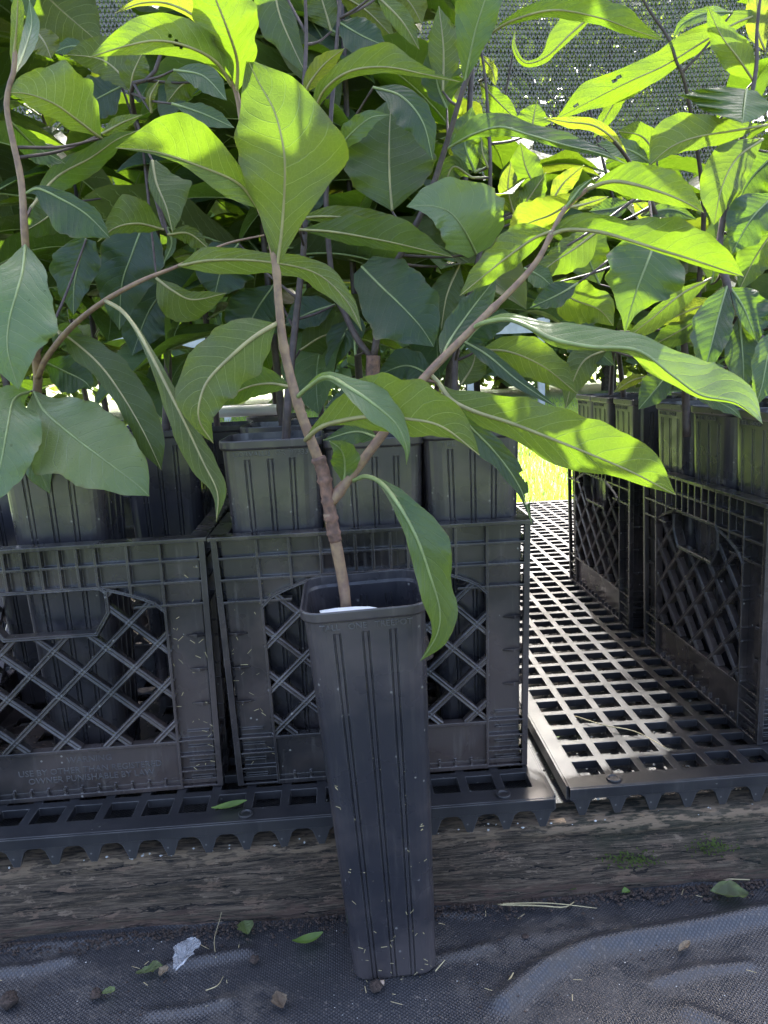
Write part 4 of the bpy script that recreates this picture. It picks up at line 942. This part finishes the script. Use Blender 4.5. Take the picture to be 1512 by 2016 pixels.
# ------------------------------------------------------------------ shade screen, lawn, trees
def shade_screen():
    root = empty('shade_screen', (.3, 1.66, GZ), 'black knitted shade cloth screen hanging behind the saplings', 'shade cloth')
    x0, x1, z0, z1 = -1.35, 2.1, .98, 2.2; cw, rh = .0118, .0125
    nx = int((x1-x0)/cw); nz = int((z1-z0)/rh); V = []; F = []; FM = []
    K = 4; ii = np.arange(nx*K+1); xx = x0+ii*cw/K
    rg = np.random.RandomState(3)
    def Yc(x, z): return 1.66+.012*np.sin(x*5+z*2)+.01*np.sin(z*7+x)
    for r in range(nz):
        zb = z0+r*rh; ph = (r % 2)*.5
        sag = .004*np.sin(xx*3+1)+rg.uniform(-.0006, .0006)
        zz = zb+sag-.0032*np.abs(np.sin(math.pi*(ii/K+ph)))+rg.uniform(-.0005, .0005, len(ii)); th = .00115
        b = len(V); yy = Yc(xx, zb)
        V += list(zip(xx, yy, zz-th))+list(zip(xx, yy-.0006, zz+th)); n = len(ii)
        F += [(b+i, b+i+1, b+n+i+1, b+n+i) for i in range(n-1)]; FM += [1]*(n-1)
        for c in range(nx):                                   # flat tapes between the cords
            xa = x0+(c+ph)*cw+rg.uniform(-.0008, .0008); zt = zb+rh+.004*math.sin(xa*3+1); zl = zb+.004*math.sin(xa*3+1); w = rg.uniform(.0026, .0045); y = 1.66+.012*math.sin(xa*5+zb*2)+.01*math.sin(zb*7+xa)
            sx = cw*.5*rg.uniform(.7, 1.1)
            for sgn in (-1, 1):
                b = len(V); V += [(xa-w/2, y, zl-.001), (xa+w/2, y+.0008, zl-.001), (xa+sgn*sx+w/2, y+.0008, zt-.001), (xa+sgn*sx-w/2, y, zt-.001)]; F.append((b, b+1, b+2, b+3)); FM.append(0)
    mb = MB(); mb.v = V; mb.f = F; mb.m = FM; o = mb.build('knit', [M_CLOTH, M_CORD], root); o['kind'] = 'stuff'
    for x in (x0, x1):
        p = MB(); p.tube([(x, 1.67, GZ-.02), (x, 1.67, z1+.03)], .016, 12); p.build('post', M_POSTM, root, smooth=True)
    p = MB(); p.tube([(x0-.02, 1.675, z1), (x1+.02, 1.675, z1)], .012, 10); p.build('top_rail', M_POSTM, root, smooth=True)
shade_screen()

def lawn_grass():
    rg = np.random.RandomState(11); mb = MB(); N = 26000
    ys = 1.62+rg.rand(N)**1.6*9; xs = .2+(rg.rand(N)-.35)*(.6+.45*(ys-1.0))*1.7
    for x, y in zip(xs, ys):
        h = rg.uniform(.03, .075); a = rg.uniform(0, 6.28); w = rg.uniform(.0015, .003)*(1+.25*(y-1.6)); l = rg.uniform(.01, .04); b = rg.uniform(0, 6.28); z = GZ-.016
        dx, dy = math.cos(a)*w, math.sin(a)*w; ex, ey = math.cos(b)*l, math.sin(b)*l; k = len(mb.v)
        mb.v += [(x-dx, y-dy, z), (x+dx, y+dy, z), (x+dx*.7+ex*.4, y+dy*.7+ey*.4, z+h*.6), (x-dx*.7+ex*.4, y-dy*.7+ey*.4, z+h*.6), (x+ex, y+ey, z+h)]
        mb.f += [(k, k+1, k+2, k+3), (k+3, k+2, k+4)]; mb.m += [0, 0]
    o = mb.build('lawn_grass', M_GRASSB); tag(o, 'bright sunlit blades of lawn grass beyond the pallets', 'grass', kind='stuff')
lawn_grass()

def make_tree(seed, h):
    rg = random.Random(seed); root_parts = []
    tr = MB(); tr.tube(catmull([(0, 0, -.05), (.05, 0, h*.3), (-.05, .04, h*.6), (0, 0, h*.92)], 12), [.14-.115*i/11 for i in range(12)], 9)
    for q in range(7):
        a = rg.uniform(0, 6.28); z = h*rg.uniform(.3, .7); L = h*rg.uniform(.2, .34)
        tr.tube(catmull([(0, 0, z), (math.cos(a)*L*.5, math.sin(a)*L*.5, z+L*.35), (math.cos(a)*L, math.sin(a)*L, z+L*.6)], 7), [.045-.036*i/6 for i in range(7)], 6)
    cr = MB(); uv = []
    for c in range(110):
        a = rg.uniform(0, 6.28); rr = h*.36*math.sqrt(rg.random()); z = h*rg.uniform(.06, 1.0); rr *= max(.35, 1-((z/h-.5)/.62)**2); R = h*rg.uniform(.06, .11)
        cx, cy = math.cos(a)*rr, math.sin(a)*rr
        for l in range(80):
            v = Vector((rg.gauss(0, 1), rg.gauss(0, 1), rg.gauss(0, .8))); v.normalize(); v *= R*rg.random()**.4; s = rg.uniform(.09, .17)
            u = Vector((rg.gauss(0, 1), rg.gauss(0, 1), rg.gauss(0, 1))).normalized(); w = u.cross(Vector((rg.gauss(0, 1), rg.gauss(0, 1), .3))).normalized(); k = len(cr.v); p = Vector((cx, cy, z))+v
            for t in (p-u*s, p+w*s*.5, p+u*s, p-w*s*.5): cr.v.append(tuple(t))
            uv += [(.5, 0), (1, .5), (.5, 1), (0, .5)]; cr.f.append((k, k+1, k+2, k+3)); cr.m.append(0)
    cr.uv = uv
    return tr.mesh('trunk', M_TRUNK, smooth=True), cr.mesh('crown', M_TLEAF, smooth=False)
TREES = [make_tree(s, 8.0) for s in (1, 2, 3)]
for i, (x, y, s) in enumerate(((-8.6, 13.5, 1.0), (-5.4, 13.2, 1.08), (-2.5, 14.0, 1.1), (.3, 13.0, 1.05), (2.8, 14.2, .96), (5.3, 13.4, .90), (7.9, 14, 1.02), (10.8, 13, 1.0), (4.1, 17.5, 1.2), (-1, 17.5, 1.25), (8.8, 17.5, 1.25))):
    e = empty('tree', (x, y, GZ-.02), 'leafy tree at the far edge of the lawn, behind the shade screen', 'tree', 'trees at the far edge of the lawn', i*1.3); e.scale = (s*1.15, s*1.15, s)
    link('trunk', TREES[i % 3][0], e); link('crown', TREES[i % 3][1], e)

M_RAIL = simple('weathered_white_rail', (.42, .42, .40), .6, 9, .2)
fr = empty('rail_fence', (0, 9, GZ), 'white board fence panels far across the lawn, glimpsed between the leaves', 'fence')
for xa, xb in ((-2.7, -1.25), (1.75, 2.9)):
    q = MB(); q.box((xa, 8.985, .835), (xb, 9.01, 1.005)); q.build('rail', M_RAIL, fr)
    for x in (xa+.1, xb-.1):
        q = MB(); q.box((x-.04, 9.01, GZ-.03), (x+.04, 9.08, 1.02)); q.build('post', M_RAIL, fr)
# white pipe lying across the pots behind the front row
q = MB(); A = ony(420, 803, .66); B = ony(543, 779, .655); A[2] = B[2] = .3668; d = B-A; A = A-d*.6; T = d/np.linalg.norm(d)
s = 14; ref = np.cross(T, (0, 0, 1)); ref /= np.linalg.norm(ref); up = np.cross(ref, T)
for P_, r in ((A, .0105), (B, .0105), (B, .0082), (A, .0082)):
    for k in range(s): q.v.append(tuple(P_+ref*r*math.cos(6.283*k/s)+up*r*math.sin(6.283*k/s)))
for a in range(4):
    for k in range(s): q.f.append((a*s+k, a*s+(k+1) % s, ((a+1) % 4)*s+(k+1) % s, ((a+1) % 4)*s+k)); q.m.append(0)
q.v = [(x, y, z+.0105) for x, y, z in q.v]
pp = q.build('plastic_pipe', M_PVC, smooth=True); tag(pp, 'white open-ended plastic pipe lying behind the CORVALLIS pot', 'pipe')

# ------------------------------------------------------------------ litter
def mini_leaf(p, heading, L, W, curl, mat, name, label, cat='leaf', twist=.3, z=0.002, n=9, seed=1, jag=0.0, group=None):
    rg = random.Random(seed); mb = MB(); ns = 4; c, s_ = math.cos(heading), math.sin(heading); w = prof(n, .5)
    for i in range(n):
        t = i/(n-1); bend = curl*(t-.5)**2*4
        for k in range(-ns, ns+1):
            u = k/ns; ww = W*.5*max(w[i], .12)*(1+jag*rg.uniform(-1, .6)); lx = (t-.5)*L+jag*rg.uniform(-.1, .1)*L; ly = u*ww
            hz = z+bend*L*.5+abs(u)*W*twist*max(w[i], .2)+jag*rg.uniform(0, .12)*W
            mb.v.append((p[0]+lx*c-ly*s_, p[1]+lx*s_+ly*c, p[2]+hz))
    m = 2*ns+1
    for i in range(n-1):
        for k in range(2*ns): mb.f.append((i*m+k, (i+1)*m+k, (i+1)*m+k+1, i*m+k+1)); mb.m.append(0)
    o = mb.build(name, mat, smooth=jag == 0); return tag(o, label, cat, group)
def G3(x, y): return onz(x, y, GZ+.003)
mini_leaf(onz(452, 1592, .003), .25, .036, .012, .22, M_FRESH, 'fallen_leaf', 'curved fresh green leaf lying on the front edge of the pallet', z=.001, seed=3)
mini_leaf(G3(607, 1857), .25, .031, .012, .35, M_FRESH, 'fallen_leaf', 'small curled bright green leaf on the weed fabric beside the lone pot', z=.002, seed=4)
mini_leaf(G3(484, 1832), -1.2, .020, .017, .1, M_DULLLEAF, 'leaf_fragment', 'triangular torn dull green leaf piece at the foot of the timber', seed=5, jag=.2)
mini_leaf(G3(1436, 1770), -.25, .036, .026, .15, M_DULLLEAF, 'leaf_fragment', 'large crumpled green leaf piece beside the long fabric wrinkle', seed=6, jag=.25, z=.004)
mini_leaf(G3(295, 1916), .3, .024, .012, .2, M_DULLLEAF, 'leaf_fragment', 'shrivelled green and black leaf crumb left of the clear film scrap', seed=7, jag=.5)
mini_leaf(G3(322, 1918), 1.2, .012, .010, .2, M_DEADLEAF, 'leaf_fragment', 'tiny dark shrivelled leaf crumb between a green crumb and the clear film scrap', seed=8, jag=.4)
mini_leaf(G3(215, 1958), .2, .012, .009, .2, M_DULLLEAF, 'leaf_fragment', 'tiny pale green leaf crumb beside a dark soil crumb', seed=9, jag=.4)
mini_leaf(G3(551, 1976), -1.2, .020, .014, .2, M_DEADLEAF, 'dead_leaf', 'single grey-brown dry leaf on the open fabric, stalk trailing', seed=10, jag=.25)
mini_leaf(G3(1124, 1752), .4, .016, .014, .2, M_DULLLEAF, 'leaf_fragment', 'bright green leaf piece in the dirt at the timber foot', seed=11, jag=.35)
mini_leaf(G3(1048, 1757), .8, .010, .009, .2, M_DULLLEAF, 'leaf_fragment', 'small dull green leaf piece in the dirt near the end of the straw', seed=12, jag=.4)
mini_leaf(G3(1232, 1760), .2, .009, .009, .2, M_FRESH, 'leaf_fragment', 'tiny green leaf speck alone on fabric right of the dirt', seed=13, jag=.3)
mini_leaf(onz(1086, 1455, -.021), .1, .022, .017, .1, M_FRESH, 'fallen_leaf', 'green leaf seen down through a hole of the pallet', seed=14, z=.001)
mini_leaf(G3(1434, 1743), .5, .012, .007, .3, M_DEADLEAF, 'dead_leaf', 'pale dry leaf scrap leaning on the crumpled green piece', seed=15, jag=.3)
mini_leaf(G3(1347, 1868), .6, .020, .007, .1, M_DEADLEAF, 'bark_chip', 'thin brown bark chip under the long fabric wrinkle', 'bark', seed=16, jag=.2)
film = mini_leaf(G3(366, 1888), 1.3, .040, .024, .12, M_FILM, 'film_scrap', 'crumpled clear plastic film scrap on the weed fabric', 'plastic scrap', seed=17, jag=.45, z=.003)
def rod(name, pts, r, mat, label, cat, zf=None):
    mb = MB(); P = [onz(x, y, zz) for x, y, zz in pts]; C = catmull(P, 14); mb.tube(C, [r*(1-.5*i/13) for i in range(14)], 5); return tag(mb.build(name, mat, smooth=True), label, cat)
GZ2 = GZ+.004
rod('straw', [(980,1781,GZ2),(1060,1783,GZ2+.003),(1110,1786,GZ2+.002),(1130,1776,GZ2)], .0011, M_STRAW, 'thicker pale straw on the weed fabric, bent at one end', 'straw')
rod('straw', [(990,1779,GZ2+.001),(1080,1778,GZ2+.004),(1175,1788,GZ2)], .0008, M_STRAW, 'thinner pale straw crossing another on the weed fabric', 'straw')
rod('straw', [(1389,1734,GZ2),(1430,1731,GZ2+.002),(1476,1732,GZ2)], .0012, M_STRAW, 'straight greenish straw above the crumpled green leaf piece', 'straw')
rod('straw', [(1002,1931,GZ2),(1011,1915,GZ2+.002)], .0012, M_STRAW, 'short yellow straw stub near the fabric wrinkle', 'straw')
rod('straw', [(1133,1410,.003),(1190,1428,.006),(1250,1440,.005),(1318,1476,.003)], .0009, M_STRAW, 'long thin dry straw lying across the pallet grid', 'straw')
rod('straw', [(857,1912,GZ2),(876,1890,GZ2+.006)], .0007, M_STRAW, 'tiny straw sticking out beside the foot of the lone pot', 'straw')
rod('rootlet', [(425,1886,GZ2),(422,1850,GZ2+.004),(432,1812,GZ2+.012),(436,1796,GZ2+.02)], .0004, M_STRAW, 'fine curved rootlet rising from the fabric to the timber', 'root')
rod('straw', [(405,1950,GZ2),(428,1940,GZ2+.002),(440,1922,GZ2)], .0006, M_STRAW, 'thin curved straw below the clear film scrap', 'straw')
def blob(name, p, r, mat, label, cat, seed, flat=.7):
    mb = MB(); rg = random.Random(seed); a, b = 9, 6
    for i in range(b+1):
        th = math.pi*i/b
        for k in range(a):
            ph = 2*math.pi*k/a; v = Vector((math.sin(th)*math.cos(ph), math.sin(th)*math.sin(ph), math.cos(th))); q = r*(1+.45*noise.noise(v*2.2+Vector((seed, 0, 0))))
            mb.v.append((p[0]+v.x*q, p[1]+v.y*q, p[2]+v.z*q*flat+r*flat*.6))
    for i in range(b):
        for k in range(a): mb.f.append((i*a+k, (i+1)*a+k, (i+1)*a+(k+1) % a, i*a+(k+1) % a)); mb.m.append(0)
    return tag(mb.build(name, mat, smooth=True), label, cat)
blob('soil_crumb', G3(740, 1946), .0062, M_CRUMB, 'dark brown crumb against the foot of the lone pot', 'crumb', 1)
blob('seed', G3(752, 1938), .0026, simple('pale_seed', (.45, .33, .24), .6, 60, .2), 'pale round seed beside the brown crumb at the lone pot foot', 'seed', 2, .9)
blob('soil_crumb', G3(18, 1976), .0085, M_CRUMB, 'large dark soil crumb on the open fabric away from the pots', 'crumb', 3)
blob('soil_crumb', G3(190, 1960), .0055, M_CRUMB, 'dark soil crumb touching a pale green leaf crumb', 'crumb', 4)
blob('soil_crumb', G3(502, 1892), .0045, M_CRUMB, 'dark soil crumb between the film scrap and curled green leaf', 'crumb', 5)
blob('soil_crumb', G3(1035, 1845), .0035, M_CRUMB, 'flat dark crumb above the start of the long fabric wrinkle', 'crumb', 6, .4)
def scatter(name, n, fn, rr, mat, label, cat, seed):
    rg = random.Random(seed); mb = MB()
    for _ in range(n):
        p = fn(rg); 
        if p is None: continue
        r = rg.uniform(*rr); k = len(mb.v)
        for _k in range(6): pass
        for d in ((1, 0, 0), (-1, 0, 0), (0, 1, 0), (0, -1, 0), (0, 0, 1), (0, 0, -1)):
            q = r*rg.uniform(.5, 1.2); mb.v.append((p[0]+d[0]*q, p[1]+d[1]*q, p[2]+d[2]*q*.7+r*.4))
        mb.f += [(k, k+2, k+4), (k+2, k+1, k+4), (k+1, k+3, k+4), (k+3, k, k+4), (k+2, k, k+5), (k+1, k+2, k+5), (k+3, k+1, k+5), (k, k+3, k+5)]; mb.m += [0]*8
    o = mb.build(name, mat); tag(o, label, cat, kind='stuff'); return o
scatter('perlite_grit', 700, lambda r: (r.uniform(.1, .62), r.uniform(-.035, .5), -.022), (.0008, .0028), M_GRIT, 'white perlite grit scattered under the pallet', 'grit', 1)
scatter('perlite_specks', 150, lambda r: (r.uniform(-.5, .7), r.uniform(-.3, -.06), GZ+.002), (.0003, .0009), M_GRIT, 'tiny white specks on weed fabric', 'grit', 2)
scatter('timber_grit', 60, lambda r: (r.uniform(-.3, .6), r.uniform(-.058, -.045), -.034), (.0007, .0022), M_GRIT, 'white perlite grit along the timber top', 'grit', 3)
scatter('dirt_crumbs', 2600, lambda r: (r.uniform(-.5, .75), -.064-abs(r.gauss(0, .010)), GZ+.003), (.0007, .0028), M_CRUMB, 'brown dirt crumbs along the foot of the timber', 'dirt', 4)
scatter('fabric_dirt', 700, lambda r: (lambda x, y: (x, y, float(fabz(np.array([[x]]), np.array([[y]]))[0, 0])) if noise.noise((x*9, y*9, 2)) > .05 else None)(r.uniform(-.35, .6), r.uniform(-.27, -.07)), (.0004, .0016), M_CRUMB, 'fine dirt crumbs gathered on the weed fabric', 'dirt', 8)
scatter('bed_crumbs', 900, lambda r: (r.uniform(.33, .60), r.uniform(-.034, .55), -.022), (.001, .004), M_CRUMB, 'dark soil crumbs on the bed under the pallet', 'dirt', 5)
def bits(name, n, fn, mat, label, seed, L=(.003, .012)):
    rg = random.Random(seed); mb = MB()
    for _ in range(n):
        p, ax, nr = fn(rg); l = rg.uniform(*L)/2; w = rg.uniform(.00018, .0004); ax = np.array(ax); nr = np.array(nr); s = np.cross(ax, nr); k = len(mb.v); p = np.array(p)
        for t in (p-ax*l-s*w, p-ax*l+s*w, p+ax*l+s*w+nr*.001, p+ax*l-s*w+nr*.001): mb.v.append(tuple(t))
        mb.v.append(tuple(p+nr*.0007)); mb.f += [(k, k+1, k+4), (k+1, k+2, k+4), (k+2, k+3, k+4), (k+3, k, k+4)]; mb.m += [0]*4
    o = mb.build(name, mat); tag(o, label, 'chaff', kind='stuff')
def potface(r):
    z = r.random()**1.7*.30; w = (POT_B+(POT_W-.003-POT_B)*(z/POT_H))/2; a = r.uniform(0, 3.14); return ((.1615-.031*z+r.uniform(-.85, .85)*w, -.109-w-.0006, GZ+z), (math.cos(a), 0, math.sin(a)), (0, -1, 0))
bits('straw_chaff', 70, potface, M_STRAW, 'tiny pale straw chaff stuck on the lone pot', 5, (.0015, .006))
def crateface(r):
    a = r.uniform(-.6, 2.6); return ((r.choice((-.03, .03))+r.uniform(-.022, .022), .0105, r.uniform(.02, .25)), (math.cos(a), 0, math.sin(a)), (0, -1, 0))
bits('grass_chaff', 60, crateface, M_STRAW, 'tiny pale grass chaff stuck on the crate corners', 6, (.002, .008))
def gface(r):
    a = r.uniform(0, 6.28); return ((r.uniform(-.4, .65), r.uniform(-.28, -.07), GZ+.0045), (math.cos(a), math.sin(a), 0), (0, 0, 1))
bits('fabric_chaff', 60, gface, M_STRAW, 'short dry chaff strewn over the weed fabric', 7, (.003, .011))
def moss(x, y, sx, sy, n, seed, label):
    rg = random.Random(seed); mb = MB(); 
    for _ in range(n):
        px, py = x+rg.gauss(0, sx), y+rg.gauss(0, sy); c = ony(px, py, -.062-rg.uniform(.0, .005)); s = rg.uniform(.0012, .0026); u = Vector((rg.gauss(0, 1), rg.gauss(0, .5), rg.gauss(0, 1))).normalized(); w = u.cross(Vector((0, -1, .3))).normalized(); k = len(mb.v); c = Vector(c)
        for t in (c-u*s, c+w*s*.45, c+u*s, c-w*s*.45): mb.v.append(tuple(t))
        mb.f.append((k, k+1, k+2, k+3)); mb.m.append(0)
    tag(mb.build('moss_patch', M_MOSS), label, 'moss', kind='stuff')
moss(1245, 1692, 24, 8, 150, 1, 'low green moss tuft on the timber face, the wider of two')
moss(1400, 1668, 22, 8, 120, 2, 'low green moss tuft on the timber face, further along')
